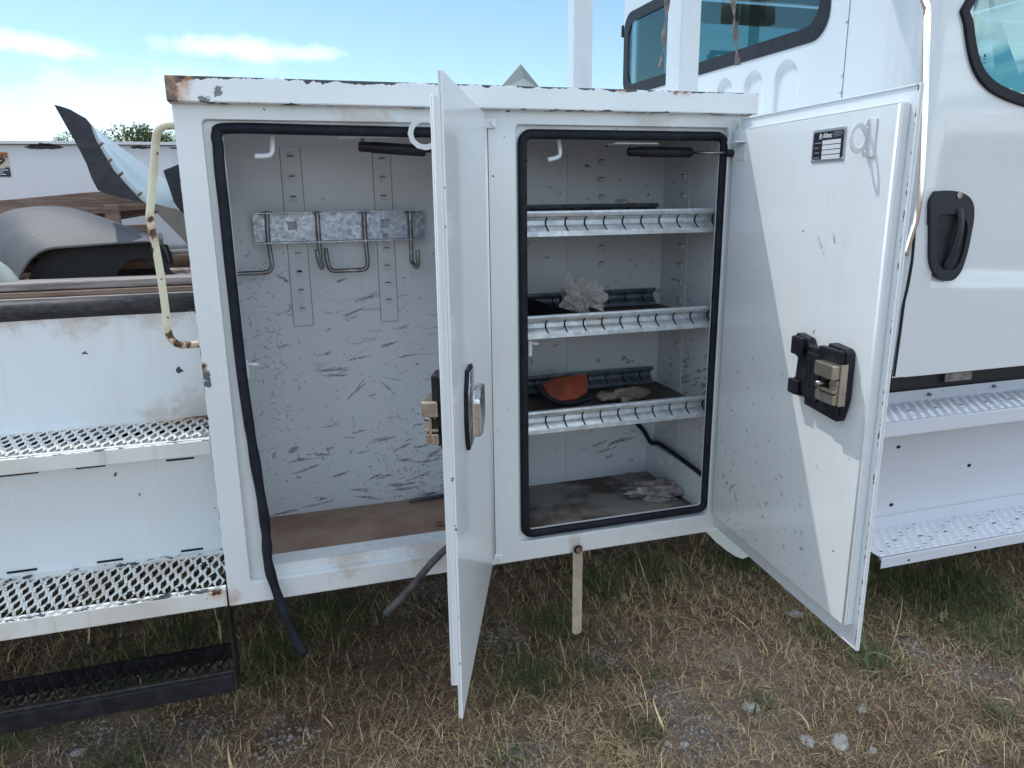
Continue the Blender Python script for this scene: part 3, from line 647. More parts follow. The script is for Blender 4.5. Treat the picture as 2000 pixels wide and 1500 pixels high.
# hook rail
rail = plate('hook_rail', rect(-.066, .393, 1.388, 1.462), [rect(.022, .046, 1.418, 1.440), rect(.272, .296, 1.418, 1.441), rect(.276, .292, 1.389, 1.402)], .398, .4, M['galv'], truck)
box('rail_flange', -.066, .393, .375, .3975, 1.3835, 1.3865, M['galv'], rail)
box('rail_flange', -.066, .393, .372, .3975, 1.4625, 1.4645, M['galv'], rail)
HK = [[(521, 412), (524, 470), (531, 512), (529, 526), (518, 532), (480, 534), (452, 536)],
      None, [(711, 412), (714, 470), (718, 510), (716, 522), (706, 527), (680, 528), (652, 529), (643, 522), (639, 505), (636, 485)], None]
Yh = .382
for k, pth in enumerate(HK):
    if pth: P_ = [at(x, y, Y=Yh) for x, y in pth]
    elif k == 1:
        a, b = at(619, 412, Y=Yh), at(626, 508, Y=Yh)
        P_ = [a, a.lerp(b, .5), b, b+Vector((.003, -.008, -.012)), b+Vector((0, -.05, -.016)), b+Vector((-.004, -.085, -.012)), b+Vector((-.008, -.095, .004)), b+Vector((-.012, -.096, .035))]
    else:
        a, b = at(801, 412, Y=Yh), at(804, 506, Y=Yh)
        P_ = [a, a.lerp(b, .5), b, b+Vector((.003, -.010, -.014)), b+Vector((.006, -.035, -.020)), b+Vector((.009, -.052, -.012)), b+Vector((.009, -.055, .01)), b+Vector((.009, -.055, .028))]
    h = tube('hook', smoothpath(P_, 5), .0062, M['rod'], rail, 10)
    cyl('washer', P_[0]+Vector((0, 0, -.0045)), P_[0]+Vector((0, 0, -.002)), .016, M['rod'], h, 18)
# shelves
def divider(parent, x0, x1, y, ztop, zbot, material, nslit, slx):
    """channel with a concave front between two flanges, narrow slits cut down it"""
    H = ztop-zbot; prof = [(0, 1.0), (-.012, 1.0), (-.014, .92), (-.012, .80), (.0, .76), (.006, .62), (.004, .45), (-.006, .31), (-.012, .22), (-.013, .18), (-.014, .02), (-.012, 0), (.0, 0)]
    V = []; Fc = []; n = len(prof)
    for x in (x0, x1): V += [(x, y+p, zbot+H*q_) for p, q_ in prof]
    for i in range(n-1): Fc.append((i, i+1, n+i+1, n+i))
    o = mesh('divider_rail', V, Fc, material, parent, smooth=False)
    for s in slx:
        V = []
        for i in range(4, 9):
            p, q_ = prof[i]; dx = .004*math.cos((i-6)*.6)
            V += [(s-dx-.0022, y+p-.0009, zbot+H*q_), (s-dx+.0022, y+p-.0009, zbot+H*q_)]
        mesh('divider_slit', V, [(2*i, 2*i+1, 2*i+3, 2*i+2) for i in range(4)], M['dark'], parent)
    return o
SX = [.5895+.0525*k+.052 for k in range(10)]
for zt, zb in ((1.463, 1.400), (1.203, 1.143), (.949, .887)):
    sh = box('shelf', .535, 1.140, .052, .392, zb+.012, zb+.018, M['rubberdirt'], truck)
    divider(sh, .536, 1.139, .046, zt, zb, M['divider'], 10, SX)
    divider(sh, .54, 1.115, .375, zt+.012, zb+.02, M['divback'], 8, [.60+.06*k for k in range(9)])
# black dividers lying on the middle shelf
for a, b, c in (((1032, 582), (1120, 606), 0), ((1100, 580), (1165, 604), 1)):
    p, q_ = at(*a, Y=.30), at(*b, Y=.10)
    o = mesh('shelf_divider', [(p.x, .33, 1.163), (q_.x, .07, 1.163), (q_.x, .07, 1.200), (p.x, .33, 1.212)], [(0, 1, 2, 3)], M['plastic'], None, solid=.002)
    tag(o, ('flat black divider lying left of the plastic bag on the middle shelf', 'flat black divider lying under the plastic bag on the middle shelf')[c], 'divider', 'loose dividers on the middle shelf')
# ---- doors
def door(hx, ang, W, inner_mat):
    d = box('compartment_door', .004, W, -.004, 0, .562, 1.684, M['doorout'], truck, bev=.0012)
    d.location = (hx, -.006, 0); d.rotation_euler = (0, 0, ang)
    boxes('door_rim', [(W-.0045, W-.0005, -.0075, -.0045, .5625, 1.6835), (.006, W-.005, -.0075, -.0045, .5625, .566), (.006, W-.005, -.0075, -.0045, 1.6800, 1.6835)], M['doorout'], d, bev=.0008)
    return d
aL, aR = R(-110.9), R(-94.6)
dL = door(.471, aL, .618, None); dL['label'] = 'left compartment door standing open edge-on'
dR = door(1.146, aR, .630, None); dR['label'] = 'right compartment door, inner pan facing the camera'
PD = .024
for d, W_ in ((dL, .575), (dR, .592)):
    st = []
    if d is dR:
        for _ in range(150): st.append((abs(rng.normal(.12, .15)), abs(rng.normal(.05, .22)), abs(rng.normal(.004, .006))+.002, rng.normal(2.6, .4), abs(rng.normal(.0004, .0006)), 0, .8))
        for (x, z, l, a, w2) in ((.40, .78, .05, 2.2, .0008), (.44, .80, .02, 1.9, .001), (.33, .81, .015, .3, .0007), (.40, .60, .01, 1.5, .001), (.42, .13, .008, .3, .003), (.425, .095, .008, .3, .003), (.27, .14, .014, 1.2, .002), (.10, .12, .03, .8, .0012), (.12, .10, .02, 2.3, .001), (.05, .13, .006, .3, .003), (.07, .12, .01, .9, .003)):
            st.append((x, z, l, a, w2, 0, .95))
    nu, nv = (180, 320) if d is dR else (8, 12)
    A = scuffs(nu, nv, W_, 1.045, st) if st else np.zeros((nv+1, nu+1))
    x0, x1, z0, z1 = .012, W_+.012, .612, 1.652
    g_ = grid('inner_panel', lambda u, v: (x0+(x1-x0)*u, -PD-.0001+0*u, z0+(z1-z0)*v), nu, nv, M['doorin'], d, attr=A)
    boxes('panel_edge', [(x1-.001, x1+.003, -PD, -.0045, z0, z1), (x0, x1-.0015, -PD, -.0045, z0-.003, z0-.0001), (x0, x1-.0015, -PD, -.0045, z1+.0001, z1+.003)], M['doorin'], d, bev=.001)
# rounded front arris of the pans
for d, W_ in ((dL, .587), (dR, .604)):
    cyl('panel_arris', (W_-.002, -PD+.0035, .612), (W_-.002, -PD+.0035, 1.652), .0052, M['doorin'], d, 12)
# eyelet brackets standing off the pans
def eyelet(d, u, z, k_=.70):
    out = [(0, z+.034), (-.010, z+.034)]
    for k in range(9):
        a = R(60+k*30); out.append((-.030+.028*math.cos(a), z+.028*math.sin(a)))
    out += [(-.010, z-.034), (0, z-.034)]
    hole = [(-.031+.0185*math.cos(t*math.pi/9), z+.0185*math.sin(t*math.pi/9)) for t in range(18)]
    h2 = [(-.008+.0035*math.cos(t*math.pi/4), z+.022+.0035*math.sin(t*math.pi/4)) for t in range(8)]
    h3 = [(-.008+.0035*math.cos(t*math.pi/4), z-.022+.0035*math.sin(t*math.pi/4)) for t in range(8)]
    e = plate('eyelet_bracket', out, [hole, h2, h3], 0, .003, M['satinwhite'], d, fn=lambda x, y, zz: (u+y, -PD-.0015+x*k_, zz))
    box('bracket_foot', u, u+.022, -PD-.0035, -PD-.0005, z-.034, z+.034, M['white'], e)
M['satinwhite'] = mat('satin_white', (.62, .66, .67), .4)
eyelet(dR, .528, 1.598); eyelet(dL, .45, 1.607, 1.1)
# strut foot on the right door
box('strut_foot', .03, .075, -PD-.030, -PD-.0005, 1.622, 1.625, M['white'], dR)
box('strut_foot', .03, .075, -PD-.003, -PD-.0005, 1.58, 1.6215, M['white'], dR, bev=.001)
# latch on the right door's pan
def latch(d, u0, u1, z0, z1):
    w_, h_ = u1-u0, z1-z0
    def lo(a, b): return (u0+a*w_, z0+b*h_)
    out = [lo(*p) for p in ((.28, 0), (.92, -.06), (.97, .14), (1, .30), (1, .95), (.95, 1.0), (.66, 1.03), (.6, .90), (.30, .90), (.26, 1.0), (.03, 1.04), (0, 1.0), (0, .70), (.08, .66), (.06, .36), (.0, .32), (-.02, .10), (.02, .06), (.20, .08), (.28, .16))]
    h = plate('latch_housing', out, [], -PD-.021, -PD-.0008, M['plastic'], d, bev=.004)
    for a0, a1, b0, b1, t in ((.02, .24, .72, 1.0, .012), (.30, .56, .10, .82, .006), (.58, .97, .60, .98, .013), (.0, .2, .10, .33, .010), (.60, .95, .0, .20, .006)):
        x0, zz0 = lo(a0, b0); x1, zz1 = lo(a1, b1)
        box('housing_boss', x0, x1, -PD-.021-t, -PD-.0195, zz0, zz1, M['plastic'], h, bev=.004)
    x0, zz0 = lo(.33, .30)
    for k in range(3):
        boxes('housing_rib', [(lo(.34+.07*k, 0)[0], lo(.34+.07*k, 0)[0]+.002, -PD-.0285, -PD-.0265, lo(0, .3)[1], lo(0, .7)[1])], M['plastic'], h)
def jaw(d, u0, u1, zt):
    j = box('latch_jaw', u0, u1, -PD-.052, -PD-.0215, zt-.030, zt, M['zinc'], d, bev=.003)
    plate('jaw_cheek', [(u1-.012, zt-.082), (u1, zt-.082), (u1, zt-.031), (u1-.018, zt-.031), (u1-.026, zt-.040), (u1-.022, zt-.052), (u1-.030, zt-.060), (u0+.006, zt-.066), (u0, zt-.072), (u0+.004, zt-.082)], [], -PD-.040, -PD-.034, M['zinc'], j, bev=.001)
    box('jaw_arm', u0+.010, u1-.002, -PD-.048, -PD-.022, zt-.058, zt-.052, M['zinc'], j, bev=.001)
    box('jaw_block', u0+.002, u1, -PD-.046, -PD-.0215, zt-.082, zt-.061, M['zinc'], j, bev=.002)
    if d is dR: box('jaw_plate', u1+.0005, u1+.0035, -PD-.036, -PD-.020, zt-.084, zt+.002, M['zinc'], j, bev=.001)
    cyl('latch_pin', (u0+.016, -PD-.022, zt-.046), (u0+.016, -PD-.056, zt-.046), .0055, M['rod'], j, 10)
latch(dR, .375, .558, 1.052, 1.196); jaw(dR, .497, .560, 1.166)
latch(dL, .375, .50, 1.05, 1.19); jaw(dL, .440, .505, 1.139)
# paddle handle outside the left door
gk = plate('handle_gasket', [(.490, 1.10), (.484, 1.065), (.470, 1.035), (.40, 1.035), (.388, 1.06), (.388, 1.165), (.40, 1.188), (.462, 1.188), (.484, 1.150)], [], .0006, .0075, M['rubber'], dL, bev=.0015)
plate('handle_dish', [(.484, 1.10), (.479, 1.068), (.466, 1.040), (.402, 1.040), (.393, 1.062), (.393, 1.163), (.402, 1.183), (.458, 1.183), (.479, 1.148)], [], .0077, .0095, M['chrome'], dL, bev=.0008)
pd = plate('paddle_handle', [(.482, 1.065), (.482, 1.135), (.455, 1.150), (.40, 1.150), (.395, 1.075), (.44, 1.058)], [], .0135, .030, M['satin'], dL, bev=.005)
# nameplate on the right door
def dM(u, z, off):      # text matrix: baseline along +u as the camera reads it (door inner side)
    return Matrix(((1, 0, 0, u), (0, 0, -1, -PD-off), (0, 1, 0, z), (0, 0, 0, 1)))
npl = box('name_plate', .352, .461, -PD-.0022, -PD-.0006, 1.561, 1.6262, M['silver'], dR, bev=.0004)
pb = plate('plate_print', [(.361, 1.567), (.452, 1.567), (.456, 1.571), (.456, 1.617), (.452, 1.621), (.361, 1.621), (.357, 1.617), (.357, 1.571)], [], -PD-.0028, -PD-.0024, M['black_print'], npl)
boxes('plate_field', [(.389, .449, -PD-.0034, -PD-.003, 1.6035-.0098*k-.0082, 1.6035-.0098*k) for k in range(4)], M['print'], npl)
boxes('plate_caption', [(.363, .363+w_, -PD-.0034, -PD-.003, 1.5985-.0098*k, 1.6005-.0098*k) for k, w_ in enumerate((.022, .014, .017, .019))]+[(.425, .425+w_, -PD-.0034, -PD-.003, 1.6175-.0028*k, 1.6184-.0028*k) for k, w_ in enumerate((.026, .028, .028, .022))], M['silver'], npl)
text('plate_lettering', 'Altec', .0135, dM(.387, 1.6085, .0032), M['print'], npl, shear=.25, sx=1.1, bold=.0003)
text('plate_emblem', 'R', .0145, dM(.376, 1.607, .0032), M['print'], npl, shear=.2, sx=1.0, bold=.0004)
for x, z in ((.357, 1.622), (.456, 1.622), (.357, 1.565), (.456, 1.565)):
    cyl('plate_rivet', (x, -PD-.002, z), (x, -PD-.0042, z), .0022, M['silver'], npl, 10)
# dangling prop strap under the right compartment
sp_ = plate('prop_strap', rrect(.695, .723, .300, .574, .010, 3), [], -.012, -.008, M['tanstrap'], truck, bev=.0008)
cyl('prop_bolt', (.709, -.0125, .561), (.709, -.020, .561), .0085, M['rustpipe'], sp_, 6)
cyl('bolt_washer', (.709, -.0122, .561), (.709, -.0145, .561), .0125, M['rubber'], sp_, 18)
# ---- underbody mass of the truck (keeps the ground below in shade)
boxes('chassis', [(-6, -.2, .36, 2.3, .63, .88), (-.185, 1.7, .47, 2.3, .60, 1.2), (1.7, 5.6, .25, 2.2, .45, .90), (-6, 1.7, 1.3, 2.3, .5, .62)], M['primer'], truck)
boxes('gap_sun_block', [(1.18, 1.76, .24, 2.2, 1.201, 1.665)], M['white'], truck)  # unseen box added in the gap to keep sun off steps and ground
boxes('cab_sill', [(1.83, 4.3, .125, .30, .915, .93)], M['primer'], truck)
# ---- rear catwalk: two grip-strut treads, risers
def gripstrut(name, x0, x1, y0, y1, z, rows, pitch, material, parent, sag=.015, inner=.56, tilt=0):
    V = []; Fc = []; idx = {}
    py_ = (y1-y0)/rows; nx = int((x1-x0)/pitch)
    def gv(x, y, zz):
        k = (round(x, 4), round(y, 4), round(zz, 4))
        if k not in idx: idx[k] = len(V); V.append(k)
        return idx[k]
    for j in range(-1, 2*rows):
        for i in range(-1, nx+1):
            cx = x0+(i+.5+(j % 2)*.5)*pitch; cy_ = y0+(j+1)*py_/2
            w_, h_ = pitch*.5, py_*.5
            if cx+w_ > x1+.001 or cx-w_ < x0-.001: continue
            if cy_-h_ < y0-.001 or cy_+h_ > y1+.001: continue
            ou = []; inn = []; n = 16
            for k in range(n):
                t = 2*math.pi*k/n; c, s = math.cos(t), math.sin(t); r_ = 1/(abs(c)+abs(s))
                ou.append(gv(cx+c*r_*w_, cy_+s*r_*h_, z-.002*abs(s)))
                jag = (.0022 if k % 2 else -.001)
                rr = r_*inner*(1.12 if k % 2 else 1)
                inn.append(gv(cx+c*rr*w_*.9+.12*w_*s, cy_+s*rr*h_*1.05, z-(sag*.75 if s < 0 else sag*.15)+jag*(1 if s < .3 else .3)))
            for k in range(n): Fc.append((ou[k], ou[(k+1) % n], inn[(k+1) % n], inn[k]))
    o = mesh(name, V, Fc, material, parent, solid=.0014)
    return o
cw = box('rear_step', -3.2, -.194, 0, .012, .548, .592, M['steppaint'], truck, bev=.002)
gripstrut('grip_tread', -1.6, -.195, .012, .215, .594, 3, .0286, M['steppaint'], cw)
box('tread_edge', -3.2, -.195, .013, .024, .588, .5925, M['steppaint'], cw)
box('tread_edge', -3.2, -.195, .206, .232, .588, .5925, M['steppaint'], cw)
cw2 = box('rear_step', -3.2, -.207, .128, .140, .893, .930, M['steppaint'], truck, bev=.002)
gripstrut('grip_tread', -1.6, -.207, .140, .348, .932, 3, .0286, M['steppaint'], cw2)
box('tread_edge', -3.2, -.207, .141, .154, .926, .9305, M['steppaint'], cw2)
box('tread_edge', -3.2, -.207, .338, .362, .926, .9305, M['steppaint'], cw2)
rs = box('riser_panel', -3.2, -.196, .233, .240, .585, .925, M['white'], truck)
box('riser_panel', -3.2, -.210, .141, .1445, .9245, .9255, M['white'], rs)
rp = box('riser_panel', -3.2, -.210, .362, .372, .90, 1.215, M['riser'], truck)
# drain slots seen as dark gaps
for px, py, ln in ((20, 927, .10), (177, 911, .055), (352, 896, .055)):
    p = at(px, py, Y=.2328); box('drain_slot', p.x-ln*.6, p.x+ln*.6, .2318, .2328, p.z-.0035, p.z+.0015, M['dark'], rs)
for px, py, ln in ((43, 1114, .055), (215, 1094, .05), (375, 1073, .045)):
    p = at(px, py, Y=.2328); box('drain_slot', p.x-ln*.6, p.x+ln*.6, .2312, .2328, p.z-.004, p.z+.0015, M['dark'], rs)
# bed: floor, far wall, padded rail along the near edge
box('bed_floor', -3.2, -.21, .375, 2.0, 1.17, 1.19, M['rustpipe'], truck)
pr = tube('padded_rail', [(-3.2, .375, 1.236), (-1.5, .375, 1.238), (-.8, .374, 1.234), (-.5, .376, 1.236), (-.21, .375, 1.238)], .026, M['rail_black'] if 'rail_black' in M else M['rubber'], truck, 14)
pr['label'] = 'black scuffed rubber edge along the bed'
fw = box('bed_wall', -3.2, .6, 2.0, 2.04, .9, 1.735, M['side'], truck, bev=.004)
boxes('bed_wall_cap', [(-3.2, .6, 1.975, 2.06, 1.7355, 1.7475)], M['side'], fw)
# far cabinets on the other side, closing the view behind the front cabinet
# ---- warning sticker on the bed wall
def pf(px, py, y=1.9985): return at(px, py, Y=y)
p0, p1 = pf(-40, 298), pf(22, 345)
x1_ = p1.x; x0_ = x1_-.125; zt_ = pf(18, 297).z; zb_ = pf(24, 345).z; hh = zt_-zb_
dc = box('warning_decal', x0_, x1_, 1.9972, 1.9992, zb_, zt_, M['cream'], fw)
box('decal_header', x0_, x1_, 1.9962, 1.9970, zt_-hh*.24, zt_, M['orange'], dc)
box('decal_footer', x0_, x1_, 1.9962, 1.9970, zb_, zb_+hh*.38, M['black_print'], dc)
Mw = Matrix(((1, 0, 0, 0), (0, 0, -1, 1.9958), (0, 1, 0, 0), (0, 0, 0, 1)))
text('decal_lettering', 'WARNING', .022, Matrix.Translation((x0_+.006, 0, zt_-hh*.21)) @ Mw, M['black_print'], dc, sx=1.1, bold=.0006)
for k, s_ in enumerate(('KEEP CLEAR OF', 'MOVING PARTS', 'AT ALL TIMES')):
    pass
boxes('decal_small_print', [(x0_+.008+.008*(k % 2), x1_-.006-.010*((k+1) % 3), 1.9955, 1.9961, zb_+.008+.0085*k, zb_+.0112+.0085*k) for k in range(4)], M['print'], dc)
tube('decal_pictogram', smoothpath([(x1_-.055, 1.9955, zb_+hh*.45), (x1_-.035, 1.9955, zb_+hh*.52), (x1_-.016, 1.9955, zb_+hh*.68), (x1_-.026, 1.9955, zb_+hh*.74), (x1_-.038, 1.9955, zb_+hh*.66)], 4), .0045, M['black_print'], dc, 8, flat=.1)
# ---- handrail
hp = [(345, 245), (335, 245), (320, 247), (309, 256), (305, 270), (303, 290), (300, 338), (294, 404), (293, 426), (300, 463), (311, 521), (322, 595), (327, 640), (333, 660), (347, 672), (365, 674), (392, 672)]
tube('handrail', smoothpath([at(x, y, Y=.04) for x, y in hp], 4), .0082, M['railpaint'], truck, 12)['label'] = 'bent cream handrail with rust spots'
# ---- black fold-down step at the lower left
fs = plate('fold_down_step', [(-.222, .290), (-.222, .5455), (-.188, .5455), (-.205, .290)], [], .0, .0, M['plastic'], truck) if False else None
hg = boxes('step_hanger', [(-.2015, -.1955, .045, .12, .285, .5455)], M['plastic'], truck, bev=.001)
fd = box('folding_step', -1.5, -.205, .045, .057, .282, .330, M['stepblack'] if 'stepblack' in M else M['plastic'], truck, bev=.002)
gripstrut('grip_tread', -1.5, -.205, .058, .185, .334, 2, .0286, M['plastic'], fd, sag=.022, inner=.72)
box('tread_edge', -1.5, -.205, .057, .068, .3305, .336, M['rod'], fd)  # steel-toned strip painting the highlight line along the black step's edge
box('tread_edge', -1.5, -.205, .183, .196, .290, .332, M['plastic'], fd)
# ---- cab
cabm = M['cab']
XC = 1.80
def rear(u, v):
    Y = .40+u*(2.17-.40); Z = .95+v*(2.56-.95); X = XC+0*u
    # pressed arches below the window
    for a in ((1415,), (1470,), (1536,)): pass
    D = 0*u
    for yc, zt, hw in ARCH:
        dx = np.abs(Y-yc)/hw; top = zt-hw; r = np.where(Z > top, np.sqrt((Y-yc)**2+(Z-top)**2)/hw, dx)
        e = np.clip((1.0-r)/.30, 0, 1); e = e*e*(3-2*e); D = np.maximum(D, e)
    X = X+.014*D
    c = np.clip((Y-2.09)/.08, 0, 1); X = X+.08*(1-np.sqrt(1-np.minimum(c, .999)**2))
    t = np.clip((Z-2.46)/.10, 0, 1); X = X+.10*(1-np.sqrt(1-np.minimum(t, .999)**2))
    return X, Y, Z
ARCH = []
for (l, r_, t) in (((1400, 1430), None, 155), ((1452, 1490), None, 140), ((1512, 1560), None, 118)):
    a, b = at(l[0], t+25, X=XC), at(l[1], t+25, X=XC); ARCH.append(((a.y+b.y)/2, at((l[0]+l[1])/2, t, X=XC).z, abs(a.y-b.y)/2))
WY0, WY1, WZ0, WZ1 = .515, 2.10, 2.0, 2.40
def keepw(u, v):
    Y = .40+u*(2.17-.40); Z = .95+v*(2.56-.95)
    return ~((Y > WY0+.05) & (Y < WY1-.05) & (Z > WZ0+.05) & (Z < WZ1-.05))
cab = grid('cab', rear, 230, 210, cabm, truck, keep=keepw); cab['label'] = 'white crew cab, rear wall in the sun'
toY = lambda x, y, z: (y, x, z)
plate('window_frit', rrect(WY0, WY1, WZ0, WZ1, .085, 6), [rrect(WY0+.052, WY1-.050, WZ0+.052, WZ1-.05, .07, 6)], XC-.004, XC-.0015, M['black_frit'] if 'black_frit' in M else M['plastic'], cab, fn=toY)
plate('rear_window', rrect(WY0+.02, WY1-.02, WZ0+.02, WZ1-.02, .08, 6), [], XC-.0012, XC+.002, M['glass'], cab, fn=toY)
# rounded corner pillar panel with riveted seam, from the seam round to the cab side
YS = .10
def pillar(u, v):
    s = u; Z = .95+v*1.55
    # quarter-ellipse from (XC, .40) to (XC+.10, YS)
    th = np.clip((s-.45)/.55, 0, 1)*np.pi/2
    X = XC-.008+.075*(1-np.cos(th)); Y = np.where(s < .45, .41-s/.45*.17, .24-(.24-YS)*np.sin(th))
    return X, Y, Z
cp_ = grid('corner_panel', pillar, 40, 12, cabm, cab)
for py in (43, 145, 178): 
    p = at(1652, py, X=XC); ico('rivet', .006, (XC-.009+.002, .425, p.z), (.5, 1, 1), cabm, cp_, sub=2)
box('panel_seam', XC-.0092, XC-.0085, .4125, .4145, .96, 2.48, M['dark'], cp_)
boxes('seam_flange', [(XC-.006, XC-.003, .41, .445, .95, 2.5)], cabm, cp_)
# chrome trim on the corner
hp = [(1803, -60), (1806, 0), (1811, 20), (1810, 60), (1806, 200), (1799, 340), (1791, 420), (1781, 455), (1768, 500)]
pts = smoothpath([at(x, y, Y=YS-.012) for x, y in hp], 4); n_ = len(pts)
tube('chrome_trim', pts, .017, M['chrome'], cab, 14, flat=.35, radii=[.0165-.006*i/n_ for i in range(n_)])
# cab side (crew door with its gap, swage line, handle dish)
SX0, SX1, SZ0, SZ1 = 1.865, 4.4, .925, 2.50
def side(u, v):
    X = SX0+(SX1-SX0)*u**1.5; Z = SZ0+(SZ1-SZ0)*v; Y = YS+0*u
    k = np.clip((Z-1.7)/.8, 0, 1); Y = Y+.10*k*k
    # swage: shallow scoop round the handle, lower edge falling to the right
    zl = 1.235-.020*np.clip((X-1.93)/.4, 0, 1)
    e = 1/(1+np.exp(-(Z-zl)/.010)); e2 = 1/(1+np.exp(-(X-1.90)/.008)); e3 = 1/(1+np.exp((Z-1.62)/.05))
    Y = Y+.012*e*e2*e3
    # window bay dips in
    return X, Y, Z
WIN = [at(x, y, Y=YS+.01) for x, y in ((1900, -14), (1883, 2))]+smoothpath([at(x, y, Y=YS+.01) for x, y in ((1883, 45), (1887, 95), (1896, 135), (1914, 165), (1945, 188), (2000, 208), (2080, 222))], 5)
wx = [p.x for p in WIN[2:]]; wz = [p.z for p in WIN[2:]]
def keeps(u, v):
    X = SX0+(SX1-SX0)*u**1.5; Z = SZ0+(SZ1-SZ0)*v
    zb = np.interp(X, wx, wz); xl = 1.945
    return ~((X > xl+.03) & (X < 3.0) & (Z > zb+.03) & (Z < 2.27))
sd = grid('crew_door', side, 260, 150, cabm, cab, keep=keeps)
def outl(off):
    b = [(p.x, p.z) for p in WIN]
    o2 = []
    for i in range(2, len(b)):
        p, q_ = b[max(i-1, 2)], b[min(i+1, len(b)-1)]; dx, dz = q_[0]-p[0], q_[1]-p[1]; l = math.hypot(dx, dz)+1e-9
        o2.append((b[i][0]-dz/l*off, b[i][1]+dx/l*off))
    L_ = [(1.945+off, 2.03), (1.925+off, 2.0)]+o2+[(2.9-off, 1.72+off), (3.0-off, 1.85), (3.0-off, 2.27-off), (2.25+off, 2.27-off), (2.0+off, 2.09)]
    return L_
def yz(x, y, z): 
    k = max(0, min(1, (z-1.7)/.8)); return (x, y+.10*k*k+.0, z)
plate('window_seal', outl(-.004), [outl(.028)], YS-.010, YS+.016, M['rubber'], sd, fn=yz, bev=.003)
plate('side_window', outl(.02), [], YS+.002, YS+.004, M['sideglass'], sd, fn=yz)
# body quarter between the corner and the door gap, and the dark gap
gp = [(1786, 440), (1781, 505), (1772, 560), (1765, 590), (1757, 650), (1745, 735)]
gpts = [at(x, y, Y=YS) for x, y in gp]
tube('door_gap', smoothpath([p+Vector((.0, -.0025, 0)) for p in gpts], 4), .005, M['dark'], cab, 6, flat=.3)
V = []; Fc = []
top = [at(x, y, Y=YS-.001) for x, y in ((1786, 440), (1781, 505), (1770, 565), (1762, 600), (1755, 655), (1742, 738))]
for p in top: V += [(p.x-.004, YS-.001, p.z), (XC-.004, YS+.06, p.z)]
for i in range(len(top)-1): Fc.append((2*i, 2*i+1, 2*i+3, 2*i+2))
mesh('body_quarter', V, Fc, cabm, cab)
V = []; Fc = []
for p in top: V += [(p.x, YS-.0015, p.z), (SX0+.06, YS-.0015, p.z)]
for i in range(len(top)-1): Fc.append((2*i, 2*i+1, 2*i+3, 2*i+2))
mesh('door_edge', V, Fc, cabm, sd)
# cab shell: floor, roof, front with windscreen, far side, seats
boxes('cab_interior', [(1.9, 4.4, .3, 2.15, .93, .98), (1.86, 2.0, .35, 2.1, .98, 1.75)], M['interior'], cab)
boxes('cab_roof', [(1.86, 4.0, .22, 2.14, 2.51, 2.56)], cabm, cab, bev=.02)
boxes('cab_front', [(4.3, 4.4, .2, 2.15, .95, 1.85), (4.0, 4.05, .2, .35, 1.85, 2.5), (4.0, 4.05, 2.0, 2.15, 1.85, 2.5)], cabm, cab)
boxes('cab_far_side', [(1.9, 4.4, 2.13, 2.17, .93, 1.80), (1.9, 2.05, 2.13, 2.17, 1.8, 2.5), (2.95, 3.1, 2.13, 2.17, 1.8, 2.5), (1.9, 4.2, 2.13, 2.17, 2.4, 2.5)], M['interior'], cab)
box('far_window', 2.04, 2.96, 2.145, 2.150, 1.79, 2.41, M['sideglass'], cab)
box('windscreen', 4.02, 4.03, .34, 2.01, 1.84, 2.51, M['sideglass'], cab)
boxes('headrest', [(2.15, 2.27, .55, .8, 1.75, 1.98), (2.15, 2.27, 1.45, 1.7, 1.75, 1.98), (3.0, 3.12, .55, .8, 1.8, 2.05)], M['interior'], cab, bev=.03)
boxes('corner_marker', [(XC+.02, XC+.07, 2.172, 2.19, 2.31, 2.37)], M['plastic'], cab, bev=.006)
# door handle
def ov(x): return x
hn = [at(x, y, Y=YS) for x, y in ((1824, 374), (1845, 372), (1870, 375), (1888, 385), (1896, 400), (1897, 425), (1892, 455), (1885, 490), (1874, 525), (1862, 542), (1850, 548), (1832, 545), (1818, 530), (1811, 505), (1811, 460), (1811, 420), (1812, 392))]
hn = smoothpath(hn+[hn[0]], 4)[:-1]
cxh = sum(p.x for p in hn)/len(hn); czh = sum(p.z for p in hn)/len(hn)
hl = [(p.x, p.z) for p in hn]
inn = [(cxh+.004+(x-cxh)*.70, czh-.022+(z-czh)*.62) for x, z in hl]
hd = plate('door_handle', hl, [inn], YS-.012, YS+.012, M['darkhandle'], sd, bev=.004)
plate('handle_recess', [(cxh+(x-cxh)*.93, czh+(z-czh)*.93) for x, z in hl], [], YS-.005, YS-.002, M['plastic'], hd)
tube('handle_grip', smoothpath([(cxh+.02, YS-.010, czh+.075), (cxh+.022, YS-.020, czh+.03), (cxh+.012, YS-.020, czh-.04), (cxh-.004, YS-.010, czh-.105)], 5), .013, M['darkhandle'], hd, 10, flat=.5)
cyl('key_lock', (cxh+.012, YS-.011, czh+.115), (cxh+.012, YS-.0145, czh+.115), .010, M['rod'], hd, 16)
# small etched mark in the side window corner
p = at(1920, 122, Y=YS+.001)
boxes('glass_mark', [(p.x-.006, p.x+.012, YS-.0005, YS+.0006, p.z-.002, p.z), (p.x-.003, p.x+.008, YS-.0005, YS+.0006, p.z+.008, p.z+.010), (p.x, p.x+.006, YS-.0005, YS+.0006, p.z+.015, p.z+.022), (p.x-.003, p.x+.01, YS-.0005, YS+.0006, p.z-.022, p.z-.017)], M['primer'], sd)
